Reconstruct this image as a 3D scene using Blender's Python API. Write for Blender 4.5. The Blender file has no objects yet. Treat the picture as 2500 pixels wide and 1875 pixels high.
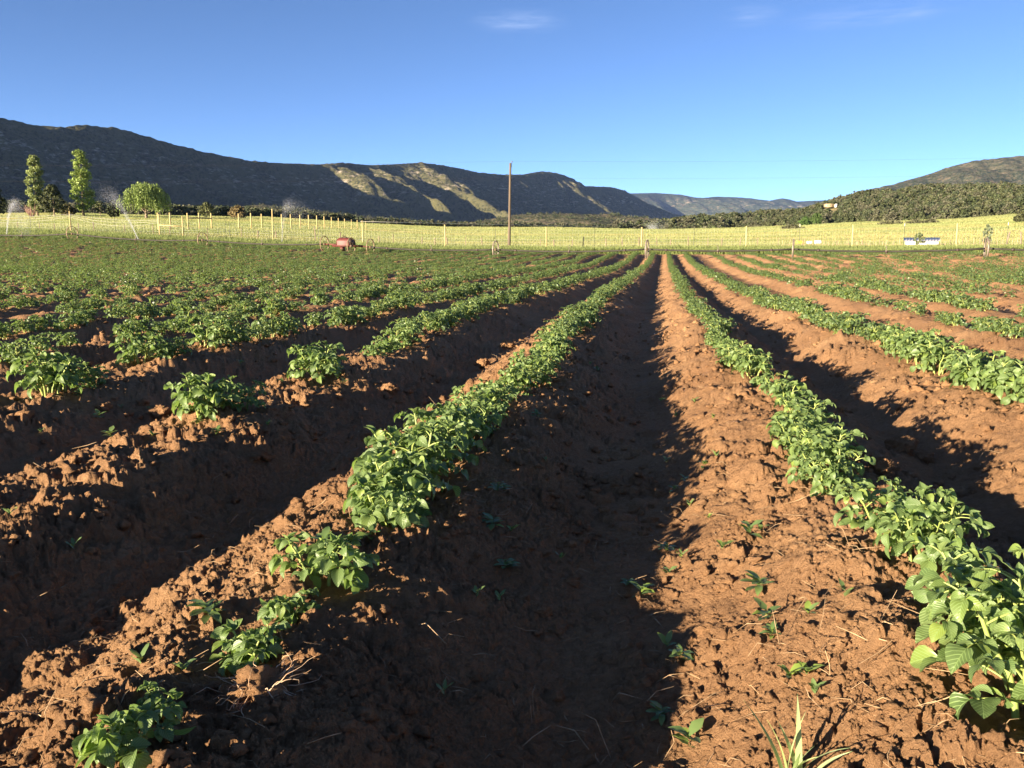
import bpy, math, random
import numpy as np
R = math.radians
rng = np.random.default_rng(7)
random.seed(7)
SC = bpy.context.scene
COL = SC.collection

# ------------------------------------------------------------------ camera, world, sun, exposure
F = 2097.0                       # focal length in photo pixels (2500 wide)
PITCH = math.atan(347.5 / F)
ZC = 1.3                         # camera height above the furrow bottoms
ROW_AZ = R(9.9)
SUN_AZ, SUN_EL = R(-128), R(10.8)
cam = bpy.data.cameras.new('camera')
cam.sensor_fit = 'HORIZONTAL'; cam.sensor_width = 36; cam.lens = 36 * F / 2500
cam.clip_start = 0.05; cam.clip_end = 40000
camo = bpy.data.objects.new('camera', cam); COL.objects.link(camo)
camo.location = (0, 0, ZC); camo.rotation_euler = (math.pi / 2 - PITCH, 0, 0)
SC.camera = camo
SC.view_settings.view_transform = 'Standard'; SC.view_settings.look = 'None'
SC.view_settings.exposure = 2.18; SC.view_settings.gamma = 1; SC.view_settings.use_curve_mapping = False
W = bpy.data.worlds.new('World'); SC.world = W; W.use_nodes = True
wn, wl = W.node_tree.nodes, W.node_tree.links
wn.clear()
wo = wn.new('ShaderNodeOutputWorld'); bg = wn.new('ShaderNodeBackground'); sk = wn.new('ShaderNodeTexSky')
sk.sky_type = 'NISHITA'; sk.sun_disc = False; sk.sun_elevation = SUN_EL; sk.sun_rotation = SUN_AZ % (2 * math.pi)
sk.altitude = 1800; sk.air_density = 0.46; sk.dust_density = 0.65; sk.ozone_density = 2.7
bg.inputs['Strength'].default_value = 0.056
# thin cirrus wisps, mixed into the sky by direction
tc = wn.new('ShaderNodeTexCoord')
mp = wn.new('ShaderNodeMapping'); mp.inputs['Scale'].default_value = (13, 13, 110)
wl.new(tc.outputs['Generated'], mp.inputs['Vector'])
nz = wn.new('ShaderNodeTexNoise'); nz.inputs['Scale'].default_value = 1.3; nz.inputs['Detail'].default_value = 7; nz.inputs['Roughness'].default_value = .62
wl.new(mp.outputs['Vector'], nz.inputs['Vector'])
cr = wn.new('ShaderNodeValToRGB'); cr.color_ramp.elements[0].position = .38; cr.color_ramp.elements[1].position = .70
wl.new(nz.outputs['Fac'], cr.inputs['Fac'])
acc = None
for (x0, z0, wx, wz, k) in ((.007, .2332, .050, .013, 1.0), (.248, .2310, .030, .011, .8), (.356, .2225, .075, .011, .9), (.395, .2235, .018, .010, .8)):
    ds = wn.new('ShaderNodeVectorMath'); ds.operation = 'MULTIPLY_ADD'; ds.inputs[1].default_value = (1 / wx, 0, 1 / wz); ds.inputs[2].default_value = (-x0 / wx, 0, -z0 / wz - .5 * 0)
    wl.new(tc.outputs['Generated'], ds.inputs[0])
    ln = wn.new('ShaderNodeVectorMath'); ln.operation = 'LENGTH'; wl.new(ds.outputs[0], ln.inputs[0])
    mk_ = wn.new('ShaderNodeMapRange'); mk_.interpolation_type = 'SMOOTHSTEP'; mk_.inputs['From Min'].default_value = 1.25; mk_.inputs['From Max'].default_value = .1; mk_.inputs['To Max'].default_value = k; wl.new(ln.outputs['Value'], mk_.inputs['Value'])
    if acc is None: acc = mk_.outputs[0]
    else:
        mm = wn.new('ShaderNodeMath'); mm.operation = 'MAXIMUM'; wl.new(acc, mm.inputs[0]); wl.new(mk_.outputs[0], mm.inputs[1]); acc = mm.outputs[0]
m1b = wn.new('ShaderNodeMath'); m1b.operation = 'MULTIPLY'; wl.new(cr.outputs['Color'], m1b.inputs[0]); wl.new(acc, m1b.inputs[1])
m2 = wn.new('ShaderNodeMath'); m2.operation = 'MULTIPLY'; m2.inputs[1].default_value = .55; wl.new(m1b.outputs[0], m2.inputs[0])
mx = wn.new('ShaderNodeMix'); mx.data_type = 'RGBA'; mx.inputs['B'].default_value = (2.0, 2.7, 4.3, 1)
wl.new(m2.outputs[0], mx.inputs['Factor']); wl.new(sk.outputs[0], mx.inputs['A'])
wl.new(mx.outputs['Result'], bg.inputs['Color']); wl.new(bg.outputs[0], wo.inputs['Surface'])
sun = bpy.data.lights.new('sun', 'SUN'); sun.energy = 5.0; sun.angle = R(.55); sun.color = (1.0, .83, .60)
suno = bpy.data.objects.new('sun', sun); COL.objects.link(suno)
suno.rotation_euler = (math.pi / 2 - SUN_EL, 0, -(SUN_AZ + math.pi) + 0.0)
# sun lamp shines along its -Z: travels towards azimuth SUN_AZ+180

# ------------------------------------------------------------------ helpers: noise
def _h(ix, iy, s):
    n = (ix.astype(np.int64) * 374761393 + iy.astype(np.int64) * 668265263 + s * 1442695041) & 0xffffffff
    n = ((n ^ (n >> 13)) * 1274126177) & 0xffffffff
    return ((n ^ (n >> 16)) & 0xffffff) / 16777215.0
def perlin(x, y, s=0):
    x = np.asarray(x, float); y = np.asarray(y, float)
    ix = np.floor(x); iy = np.floor(y); fx = x - ix; fy = y - iy
    ux = fx * fx * fx * (fx * (fx * 6 - 15) + 10); uy = fy * fy * fy * (fy * (fy * 6 - 15) + 10)
    o = []
    for j in (0, 1):
        for i in (0, 1):
            a = _h(ix + i, iy + j, s) * 2 * np.pi
            o.append(np.cos(a) * (fx - i) + np.sin(a) * (fy - j))
    return ((o[0] + ux * (o[1] - o[0])) * (1 - uy) + (o[2] + ux * (o[3] - o[2])) * uy) * 1.5
def fbm(x, y, s=0, oc=4, lac=2.03, g=.5):
    t = 0; a = 1; n = 0
    for i in range(oc):
        t = t + a * perlin(x, y, s + i * 13); n += a; a *= g; x = x * lac + 3.7; y = y * lac - 1.3
    return t / n
def worley(x, y, s=0):
    ix = np.floor(x); iy = np.floor(y)
    f1 = np.full(np.shape(x), 9.); f2 = f1.copy(); idv = np.zeros(np.shape(x))
    for j in (-1, 0, 1):
        for i in (-1, 0, 1):
            cx = ix + i; cy = iy + j
            dx = cx + .1 + .8 * _h(cx, cy, s) - x; dy = cy + .1 + .8 * _h(cx, cy, s + 5) - y
            d = np.sqrt(dx * dx + dy * dy)
            nf = d < f1
            f2 = np.where(nf, f1, np.minimum(f2, d)); idv = np.where(nf, _h(cx, cy, s + 9), idv); f1 = np.where(nf, d, f1)
    return f1, f2, idv
def sstep(a, b, x):
    t = np.clip((x - a) / (b - a), 0, 1); return t * t * (3 - 2 * t)

# ------------------------------------------------------------------ helpers: projection, mesh, tags
def unproj(px, py, y):
    """world point at forward distance y metres seen at photo pixel px, py (2500 x 1875)"""
    a = (px - 1250) / F; b = -(py - 937.5) / F
    dy = math.cos(PITCH) + b * math.sin(PITCH); dz = -math.sin(PITCH) + b * math.cos(PITCH)
    t = y / dy
    return np.array((a * t, y, dz * t + ZC))
def proj(x, y, z):
    """photo pixel of a world point"""
    z = z - ZC; d = y * math.cos(PITCH) - z * math.sin(PITCH); up = y * math.sin(PITCH) + z * math.cos(PITCH)
    return 1250 + F * x / d, 937.5 - F * up / d
def q_of(px): return (px - 1250) / F * math.cos(PITCH)
class MB:
    def __init__(s): s.v = []; s.f = []; s.n = 0; s.uv = []; s.mi = []; s.col = []
    def add(s, v, f, mi=0, uv=None, col=None):
        v = np.asarray(v, float).reshape(-1, 3)
        s.v.append(v)
        fs = f if isinstance(f, list) and len(f) and isinstance(f[0], np.ndarray) else [np.asarray(f, int)]
        for a in fs:
            s.f.append(a + s.n); s.mi.append(np.full(len(a), mi))
        if uv is not None: s.uv.append(np.asarray(uv, float))
        if col is not None: s.col.append(np.broadcast_to(np.asarray(col, float), (len(v), 3)))
        s.n += len(v)
    def mesh(s, name, mats, smooth=False):
        me = bpy.data.meshes.new(name)
        V = np.concatenate(s.v); me.vertices.add(len(V)); me.vertices.foreach_set('co', V.ravel().astype(np.float32))
        tot = np.concatenate([np.full(len(a), a.shape[1]) for a in s.f]); loops = np.concatenate([a.ravel() for a in s.f])
        me.loops.add(len(loops)); me.loops.foreach_set('vertex_index', loops.astype(np.int32))
        me.polygons.add(len(tot)); st = np.concatenate(([0], np.cumsum(tot)[:-1]))
        me.polygons.foreach_set('loop_start', st.astype(np.int32))
        for m in (mats if isinstance(mats, (list, tuple)) else [mats]): me.materials.append(m)
        me.polygons.foreach_set('material_index', np.concatenate(s.mi).astype(np.int32))
        if smooth: me.polygons.foreach_set('use_smooth', np.ones(len(tot), bool))
        if s.uv:
            U = np.concatenate(s.uv)
            if len(U) == len(V):
                l = me.uv_layers.new(name='UVMap'); l.data.foreach_set('uv', U[loops].ravel().astype(np.float32))
        if s.col:
            C = np.concatenate(s.col)
            if len(C) == len(V):
                at = me.color_attributes.new('tint', 'FLOAT_COLOR', 'POINT')
                at.data.foreach_set('color', np.concatenate([C, np.ones((len(C), 1))], 1).ravel().astype(np.float32))
        me.update(calc_edges=True); me.validate()
        return me
    def build(s, name, mats, parent=None, smooth=False, **kw):
        o = bpy.data.objects.new(name, s.mesh(name, mats, smooth)); COL.objects.link(o)
        if parent: o.parent = parent
        if kw: tag(o, **kw)
        return o
def tag(o, label=None, cat=None, group=None, kind=None):
    if label: o['label'] = label
    if cat: o['category'] = cat
    if group: o['group'] = group
    if kind: o['kind'] = kind
    return o
def empty(name, loc, label=None, cat=None, group=None, rz=0):
    o = bpy.data.objects.new(name, None); COL.objects.link(o); o.location = tuple(loc); o.rotation_euler = (0, 0, rz)
    o.empty_display_size = .2
    return tag(o, label, cat, group)
def frame_of(d):
    d = d / (np.linalg.norm(d) + 1e-12)
    up = np.array((0, 0, 1.)) if abs(d[2]) < .9 else np.array((1., 0, 0))
    a = np.cross(d, up); a /= np.linalg.norm(a); return d, a, np.cross(a, d)
def tube(mb, pts, rad, n=6, mi=0, caps=True, uv=False, col=None):
    pts = np.asarray(pts, float); m = len(pts); rad = np.broadcast_to(np.asarray(rad, float), (m,))
    vs = []
    for i in range(m):
        d = pts[min(i + 1, m - 1)] - pts[max(i - 1, 0)]
        _, a, b = frame_of(d)
        t = np.arange(n) / n * 2 * np.pi
        vs.append(pts[i] + rad[i] * (np.cos(t)[:, None] * a + np.sin(t)[:, None] * b))
    v = np.concatenate(vs)
    i, j = np.meshgrid(np.arange(m - 1), np.arange(n), indexing='ij')
    q = np.stack([i * n + j, i * n + (j + 1) % n, (i + 1) * n + (j + 1) % n, (i + 1) * n + j], -1).reshape(-1, 4)
    fs = [q]
    if caps:
        fs.append(np.array([list(range(n))[::-1]])); fs.append(np.array([[(m - 1) * n + k for k in range(n)]]))
    mb.add(v, fs, mi, uv=np.zeros((len(v), 2)) if uv else None, col=col)
BOXF = np.array([[0, 3, 2, 1], [4, 5, 6, 7], [0, 1, 5, 4], [1, 2, 6, 5], [2, 3, 7, 6], [3, 0, 4, 7]])
def box(mb, c, ax, ay, az, mi=0):
    c, ax, ay, az = (np.asarray(k, float) for k in (c, ax, ay, az))
    v = [c + sx_ * ax + sy_ * ay + sz_ * az for sz_ in (-1, 1) for sx_, sy_ in ((-1, -1), (1, -1), (1, 1), (-1, 1))]
    mb.add(v, BOXF, mi)
def grid_faces(nr, nc, wrap=False):
    i, j = np.meshgrid(np.arange(nr - 1), np.arange(nc if wrap else nc - 1), indexing='ij')
    jn = (j + 1) % nc
    return np.stack([i * nc + j, i * nc + jn, (i + 1) * nc + jn, (i + 1) * nc + j], -1).reshape(-1, 4)

# ------------------------------------------------------------------ helpers: materials
def mat(name, base=(.5, .5, .5), rough=.8, spec=.3, metal=0):
    m = bpy.data.materials.new(name); m.use_nodes = True
    b = m.node_tree.nodes['Principled BSDF']
    b.inputs['Base Color'].default_value = (*base, 1); b.inputs['Roughness'].default_value = rough
    b.inputs['Specular IOR Level'].default_value = spec; b.inputs['Metallic'].default_value = metal
    return m, m.node_tree.nodes, m.node_tree.links, b
def noise(n, l, scale, detail=5, rough=.6, vec=None, sc=None):
    t = n.new('ShaderNodeTexNoise'); t.inputs['Scale'].default_value = scale; t.inputs['Detail'].default_value = detail; t.inputs['Roughness'].default_value = rough
    if vec is None:
        c = n.new('ShaderNodeTexCoord'); vec = c.outputs['Object']
    if sc is not None:
        mpn = n.new('ShaderNodeMapping'); mpn.inputs['Scale'].default_value = sc; l.new(vec, mpn.inputs[0]); vec = mpn.outputs[0]
    l.new(vec, t.inputs['Vector']); return t
def ramp(n, l, src, stops):
    r = n.new('ShaderNodeValToRGB'); e = r.color_ramp.elements
    while len(e) < len(stops): e.new(.5)
    for k, (p, c) in enumerate(stops):
        e[k].position = p; e[k].color = (*c, 1) if len(c) == 3 else c
    l.new(src, r.inputs[0]); return r
def mixc(n, l, fac, a, b, mode='MIX'):
    m = n.new('ShaderNodeMix'); m.data_type = 'RGBA'; m.blend_type = mode
    for s_, k in ((fac, 'Factor'), (a, 'A'), (b, 'B')):
        if hasattr(s_, 'links'): l.new(s_, m.inputs[k])
        elif k == 'Factor': m.inputs[k].default_value = s_
        else: m.inputs[k].default_value = (*s_, 1)
    return m.outputs['Result']
def bump(n, l, b, h, strength=.5, dist=.05):
    k = n.new('ShaderNodeBump'); k.inputs['Strength'].default_value = strength; k.inputs['Distance'].default_value = dist
    l.new(h, k.inputs['Height']); l.new(k.outputs[0], b.inputs['Normal']); return k
def simple(name, c1, c2, scale, rough=.8, spec=.3, metal=0, bs=0, bd=.01, sc=None):
    m, n, l, b = mat(name, c1, rough, spec, metal)
    t = noise(n, l, scale, sc=sc); r = ramp(n, l, t.outputs['Fac'], [(.35, c1), (.65, c2)]); l.new(r.outputs[0], b.inputs['Base Color'])
    if bs: bump(n, l, b, t.outputs['Fac'], bs, bd)
    return m

def make_soil():
    m, n, l, b = mat('soil', rough=.95, spec=.12)
    t1 = noise(n, l, 1.1, 4); t2 = noise(n, l, 30, 9, .75); t3 = noise(n, l, 190, 6, .8)
    r1 = ramp(n, l, t1.outputs['Fac'], [(.3, (.345, .192, .098)), (.55, (.435, .250, .128)), (.75, (.515, .312, .166))])
    r2 = ramp(n, l, t2.outputs['Fac'], [(.3, (.66, .63, .61)), (.62, (1, 1, 1)), (.8, (1.12, 1.10, 1.06))])
    c = mixc(n, l, 1.0, r1.outputs[0], r2.outputs[0], 'MULTIPLY')
    l.new(c, b.inputs['Base Color'])
    ad = n.new('ShaderNodeMath'); ad.operation = 'MULTIPLY_ADD'; ad.inputs[1].default_value = .35
    l.new(t3.outputs['Fac'], ad.inputs[0]); l.new(t2.outputs['Fac'], ad.inputs[2])
    bump(n, l, b, ad.outputs[0], 1.0, .05)
    return m
def make_leaf(name, dark, light, trans, rough=.42, spec=.5, veins=True, tr=.35):
    m, n, l, b = mat(name, dark, rough, spec)
    t = noise(n, l, 9, 3); rnd = n.new('ShaderNodeObjectInfo')
    r = ramp(n, l, t.outputs['Fac'], [(.3, dark), (.7, light)])
    gi = n.new('ShaderNodeNewGeometry'); isl = ramp(n, l, gi.outputs['Random Per Island'], [(0, (.72, .74, .70)), (.45, (1, 1, 1)), (.80, (1.15, 1.12, .95)), (.93, (1.55, 1.40, .80)), (1, (1.9, 1.6, .8))])
    colr = mixc(n, l, 1.0, r.outputs[0], isl.outputs[0], 'MULTIPLY')
    if veins:
        uv = n.new('ShaderNodeTexCoord'); sp = n.new('ShaderNodeSeparateXYZ'); l.new(uv.outputs['UV'], sp.inputs[0])
        ab = n.new('ShaderNodeMath'); ab.operation = 'ABSOLUTE'; l.new(sp.outputs['X'], ab.inputs[0])
        sl = n.new('ShaderNodeMath'); sl.operation = 'MULTIPLY_ADD'; sl.inputs[1].default_value = -.55; l.new(ab.outputs[0], sl.inputs[0]); l.new(sp.outputs['Y'], sl.inputs[2])
        fr = n.new('ShaderNodeMath'); fr.operation = 'PINGPONG'; fr.inputs[1].default_value = .075; l.new(sl.outputs[0], fr.inputs[0])
        mn = n.new('ShaderNodeMath'); mn.operation = 'MINIMUM'; l.new(fr.outputs[0], mn.inputs[0])
        a5 = n.new('ShaderNodeMath'); a5.operation = 'MULTIPLY'; a5.inputs[1].default_value = .55; l.new(ab.outputs[0], a5.inputs[0]); l.new(a5.outputs[0], mn.inputs[1])
        vr = n.new('ShaderNodeMapRange'); vr.inputs['From Max'].default_value = .03; l.new(mn.outputs[0], vr.inputs['Value'])
        colr = mixc(n, l, vr.outputs[0], tuple(min(1, k * 1.7) for k in light), colr)
        bump(n, l, b, vr.outputs[0], .35, .004)
    geo = n.new('ShaderNodeNewGeometry')
    back = mixc(n, l, 1.0, colr, (1.5, 1.4, 1.6), 'MULTIPLY')
    colr = mixc(n, l, geo.outputs['Backfacing'], colr, back)
    l.new(colr, b.inputs['Base Color'])
    td = n.new('ShaderNodeBsdfTranslucent'); td.inputs['Color'].default_value = (*trans, 1)
    ms = n.new('ShaderNodeMixShader'); ms.inputs[0].default_value = tr
    l.new(b.outputs[0], ms.inputs[1]); l.new(td.outputs[0], ms.inputs[2]); l.new(ms.outputs[0], n['Material Output'].inputs['Surface'])
    return m
def tint_mat(name, rough=.9, spec=.1, tr=.0, sc=8, amt=.25, bs=0, bd=.1, sheen=0):
    """base colour from the mesh's own colour attribute, broken by noise"""
    m, n, l, b = mat(name, rough=rough, spec=spec)
    a = n.new('ShaderNodeAttribute'); a.attribute_name = 'tint'
    t = noise(n, l, sc, 4); r = ramp(n, l, t.outputs['Fac'], [(.3, (1 - amt,) * 3), (.7, (1 + amt,) * 3)])
    c = mixc(n, l, 1.0, a.outputs['Color'], r.outputs[0], 'MULTIPLY'); l.new(c, b.inputs['Base Color'])
    if bs: bump(n, l, b, t.outputs['Fac'], bs, bd)
    if sheen: b.inputs['Sheen Weight'].default_value = sheen; b.inputs['Sheen Roughness'].default_value = .6; l.new(c, b.inputs['Sheen Tint'])
    if tr:
        td = n.new('ShaderNodeBsdfTranslucent'); l.new(c, td.inputs['Color'])
        ms = n.new('ShaderNodeMixShader'); ms.inputs[0].default_value = tr
        l.new(b.outputs[0], ms.inputs[1]); l.new(td.outputs[0], ms.inputs[2]); l.new(ms.outputs[0], n['Material Output'].inputs['Surface'])
    return m
M = {}
M['soil'] = make_soil()
M['leaf'] = make_leaf('potato_leaf', (.074, .122, .040), (.130, .192, .066), (.26, .40, .08))
M['leaf_far'] = make_leaf('potato_leaf_far', (.072, .118, .048), (.128, .186, .076), (.26, .40, .08), veins=False)
M['leaf_pale'] = make_leaf('pale_leaf', (.16, .23, .11), (.24, .31, .17), (.25, .34, .12), veins=False)
M['stem'] = simple('potato_stem', (.20, .27, .07), (.30, .34, .10), 20, .5, .4)
M['weed'] = make_leaf('weed_leaf', (.10, .17, .06), (.17, .25, .09), (.25, .36, .08), veins=False)
M['blade'] = make_leaf('grass_blade', (.24, .34, .14), (.34, .42, .20), (.30, .36, .10), veins=False)
M['straw'] = simple('straw', (.30, .19, .10), (.46, .33, .20), 30, .8, .2)
M['root'] = simple('dry_root', (.40, .24, .13), (.60, .44, .30), 18, .85, .2)
M['grass'] = tint_mat('meadow_grass', tr=.48, sc=1.5, amt=.10)
M['meadow'] = tint_mat('meadow_ground', sc=.9, amt=.12, bs=.7, bd=1.0, sheen=1.0)
M['road'] = simple('road_gravel', (.26, .20, .15), (.36, .29, .22), 1.2, .95, .1, bs=.5, bd=.05)
M['post'] = simple('post_wood', (.36, .28, .12), (.47, .37, .18), 3, .75, .2, sc=(3, 3, .4))
M['grey_wood'] = simple('weathered_wood', (.15, .11, .08), (.26, .20, .15), 4, .9, .15, sc=(4, 4, .5))
M['pole'] = simple('pole_wood', (.085, .066, .048), (.145, .115, .085), 3, .9, .15, sc=(5, 5, .25))
M['tpost'] = simple('green_steel', (.06, .075, .04), (.10, .11, .06), 4, .6, .3)
M['wire'] = simple('galvanised_wire', (.30, .31, .28), (.42, .42, .38), 4, .5, .4, .3)
M['rope'] = simple('white_rope', (.40, .39, .34), (.52, .50, .45), 6, .8, .2)
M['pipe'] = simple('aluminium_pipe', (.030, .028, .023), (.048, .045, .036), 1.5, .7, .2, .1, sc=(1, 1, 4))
M['wheel'] = simple('rusty_rim', (.09, .062, .036), (.20, .15, .10), 5, .7, .3, .2)
M['wheel_pale'] = simple('galvanised_rim', (.13, .105, .085), (.24, .20, .165), 5, .6, .4, .2)
M['red'] = simple('faded_red_paint', (.085, .020, .017), (.13, .034, .028), 4, .55, .4)
M['dark'] = simple('dark_metal', (.03, .02, .02), (.06, .04, .035), 6, .6, .4)
M['white'] = simple('white_paint', (.66, .66, .64), (.78, .78, .76), 3, .6, .3)
M['roof'] = simple('metal_roof', (.58, .58, .62), (.68, .68, .72), 3, .5, .5, 0)
M['yellow'] = simple('yellow_paint', (.75, .38, .02), (.85, .48, .04), 3, .5, .4)
M['insul'] = simple('glazed_insulator', (.10, .09, .09), (.2, .2, .2), 8, .2, .5)
M['bark'] = simple('bark', (.16, .12, .09), (.28, .22, .16), 2, .9, .1, sc=(3, 3, .6), bs=.4, bd=.05)
M['poplar'] = tint_mat('poplar_leaves', rough=.5, spec=.3, tr=.30, sc=.8, amt=.25)
M['tree'] = tint_mat('tree_leaves', rough=.7, spec=.2, tr=.12, sc=.5, amt=.3)
M['water'] = None

# ------------------------------------------------------------------ terrain
U0, SP = .68, 1.72
ROWOFF = {0: ([0, 2, 4, 8, 13, 20, 50], [.17, .15, .10, -.02, -.08, -.17, -.24]),
          -1: ([0, 5, 6, 10, 16, 35, 60], [0, -.02, .06, -.08, -.13, -.02, .12]),
          -2: ([0, 3, 6, 9, 12, 15, 21, 40], [.15, .12, .03, -.06, -.26, -.32, -.05, .3]),
          -3: ([0, 5, 7, 9, 14, 30], [.1, .1, -.15, -.1, -.02, .1]),
          1: ([0, 6, 9, 13, 17, 30, 60], [-.05, -.07, -.12, -.28, -.5, -.6, -.55])}
COLS = [  # px, py field end, y fence-> py, py at 135 m, far distance, far py
    (-700, 570, 562, 548, 450, 522), (0, 577, 563, 551, 450, 523), (178, 581, 568, 551, 450, 522), (400, 592, 581, 552, 450, 526),
    (650, 604, 592, 557, 500, 529), (890, 611, 601, 578, 560, 546), (1100, 615, 607, 590, 650, 554), (1334, 619, 610, 592, 720, 556),
    (1580, 621, 609, 592, 750, 560), (1830, 621, 609, 591, 560, 556), (2081, 620, 608, 589, 470, 543), (2336, 618, 609, 588, 430, 533),
    (2500, 617, 608, 587, 420, 520), (3200, 617, 608, 585, 420, 500)]
def _tab():
    th, re, ze, rf, zf, rm, zm, rF, zF = ([] for _ in range(9))
    th.append(-np.pi); re.append(45); ze.append(-1.3); rf.append(60); zf.append(-1.2); rm.append(135); zm.append(-1); rF.append(500); zF.append(-1)
    for px, pe, pf, pm, yF, pF in COLS:
        q = q_of(px); k = math.hypot(1, q); th.append(math.atan(q))
        for y, p, rr, zz in ((87 / (1 + .3 * q), pe, re, ze), (96.06 / (1 + .281 * q), pf, rf, zf), (137 / (1 + .1 * q), pm, rm, zm), (yF, pF, rF, zF)):
            rr.append(y * k); zz.append(unproj(px, p, y)[2] - ZC)
    th.append(np.pi); re.append(45); ze.append(-1.3); rf.append(60); zf.append(-1.2); rm.append(135); zm.append(-1); rF.append(500); zF.append(-1)
    return [np.array(k) for k in (th, re, ze, rf, zf, rm, zm, rF, zF)]
TH, RE, ZE, RF_, ZF_, RM, ZM, RFAR, ZFAR = _tab()
def tabs(th): return [np.interp(th, TH, k) for k in (RE, ZE, RF_, ZF_, RM, ZM, RFAR, ZFAR)]
def row_center(k, v):
    k = np.asarray(k); v = np.asarray(v, float)
    off = .07 * np.sin(v * .35 + k * 1.7) + .06 * np.sin(v * .13 + k * 2.9)
    for kk, (a, b) in ROWOFF.items():
        off = np.where(k == kk, np.interp(v, a, b) + .02 * np.sin(v * 1.3 + kk), off)
    return U0 + SP * k + off
CA, SA = math.cos(ROW_AZ), math.sin(ROW_AZ)
def uv_of(x, y): return x * CA - y * SA, x * SA + y * CA
def xy_of(u, v): return u * CA + v * SA, -u * SA + v * CA
def field_base(x, y):
    th = np.arctan2(x, y); r = np.hypot(x, y); re, ze, *_ = tabs(th)
    u, v = uv_of(x, y)
    plane = -1.15 - .0085 * np.clip(v, -20, 200)
    s0 = np.interp(th, [-.6, -.25, .05, .6], [.40, .36, .5, .4])
    w = np.clip((r / re - s0) / (1 - s0), 0, 1); w = (w * w * (3 - 2 * w)) ** 1.25
    return plane * (1 - w) + ze * w
def ridges(u, v):
    k0 = np.round((u - U0) / SP); best = np.zeros(np.shape(u))
    for dk in (-1, 0, 1):
        k = k0 + dk
        d = np.abs(u - row_center(k, v) + .05 * perlin(v * .9, k * 7.7 + u * .8, 3))
        amp = .92 + .28 * perlin(v * .45 + k * 9.1, k * 3.3 + .5, 4)
        amp = amp * np.where(k >= 2, .72, np.where(k <= -2, .84, 1.0))
        best = np.maximum(best, (1 - sstep(.15, .84, d)) * amp)
    return best
def field_z(x, y, fine=True):
    x = np.asarray(x, float); y = np.asarray(y, float)
    th = np.arctan2(x, y); r = np.hypot(x, y); re = np.interp(th, TH, RE)
    u, v = uv_of(x, y)
    rd = ridges(u, v); fade = 1 - sstep(.92, .995, r / re)
    z = field_base(x, y) + (.26 * rd - .115) * fade
    rough = (.50 + .50 * sstep(.05, .5, rd)) * np.where(u < -.3, 1.0, .85)
    bank = np.where(u < -.1, 1.35, 1.0) * sstep(.02, .3, rd)
    z = z + (.055 * fbm(x * 1.6, y * 1.6, 21, 3) + .045 * np.maximum(fbm(x * 3.1 + 9, y * 3.1, 31, 3), -.12)) * fade * (.35 + .75 * bank)
    if fine:
        m = (r < 30) & (np.abs(th) < R(42))
        xx, yy, rg = x[m], y[m], rough[m]
        wx = .06 * fbm(xx * 11, yy * 11, 41, 2); wy = .06 * fbm(xx * 11 + 5, yy * 11, 43, 2)
        f1, f2, idv = worley((xx + wx) * 6.5, (yy + wy) * 6.5, 51)
        lump = np.sqrt(np.clip(1 - (f1 / .55) ** 2, 0, 1)) * np.clip((idv - .45) * 2.2, 0, 1)
        dz = .050 * lump * np.clip(perlin(xx * .8, yy * .8, 57) + .55, 0, 1)
        m2 = np.hypot(xx, yy) < 14
        x2, y2 = xx[m2], yy[m2]
        w2x = .012 * fbm(x2 * 34, y2 * 34, 141, 3, g=.6); w2y = .012 * fbm(x2 * 34 + 9, y2 * 34, 143, 3, g=.6)
        x2 = x2 + wx[m2] * .6 + w2x; y2 = y2 + wy[m2] * .6 + w2y
        def crumb(sc_, seed_):
            f1, f2, idv = worley(x2 * sc_, y2 * sc_, seed_)
            return idv ** 1.6 * sstep(0, .28, f2 - f1) * (.55 + .45 * np.clip(1 - f1, 0, 1))
        md = np.clip(.50 + 1.25 * fbm(x2 * 1.9, y2 * 1.9, 97, 2), .10, 1.25); md = np.where(uv_of(x2, y2)[0] < -1.2, np.maximum(md, .55), md)
        d2 = md * (.034 * crumb(15, 61) + .016 * crumb(37, 71)) + (.3 + .7 * md) * .008 * crumb(82, 75)
        d2 = d2 + (.35 + .65 * md) * .022 * fbm(x2 * 18, y2 * 18, 81, 5, g=.62) + .004 * perlin(x2 * 150, y2 * 150, 88)
        dz[m2] += d2
        z[m] += dz * (.30 + .85 * np.where(uv_of(xx, yy)[0] < -1.2, np.maximum(rg, .85), rg)) * np.where(uv_of(xx, yy)[0] < -.2, 1.05, 1.0)
    return z
def meadow_z(x, y):
    th = np.arctan2(x, y); r = np.hypot(x, y); re, ze, rf, zf, rm, zm, rF, zF = tabs(th)
    z = np.where(r < rf, ze + (zf - ze) * sstep(0, 1, (r - re) / (rf - re)),
        np.where(r < rm, zf + (zm - zf) * np.clip((r - rf) / (rm - rf), 0, 1),
                 zm + (zF - zm) * np.clip((r - rm) / (rF - rm), 0, 1.0)))
    a = sstep(0, 20, r - re) * np.clip(r / 300, .15, 1.2)
    return z + a * (.22 * fbm(x * .06, y * .06, 5, 3) + .55 * perlin(x * .012, y * .012, 8))
def ground_z(x, y, fine=False):
    x = np.atleast_1d(np.asarray(x, float)); y = np.atleast_1d(np.asarray(y, float))
    r = np.hypot(x, y); re = np.interp(np.arctan2(x, y), TH, RE)
    return np.where(r < re, field_z(x, y, fine), meadow_z(x, y)) + ZC
def gz(x, y, fine=False): return float(ground_z(x, y, fine)[0])

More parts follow.
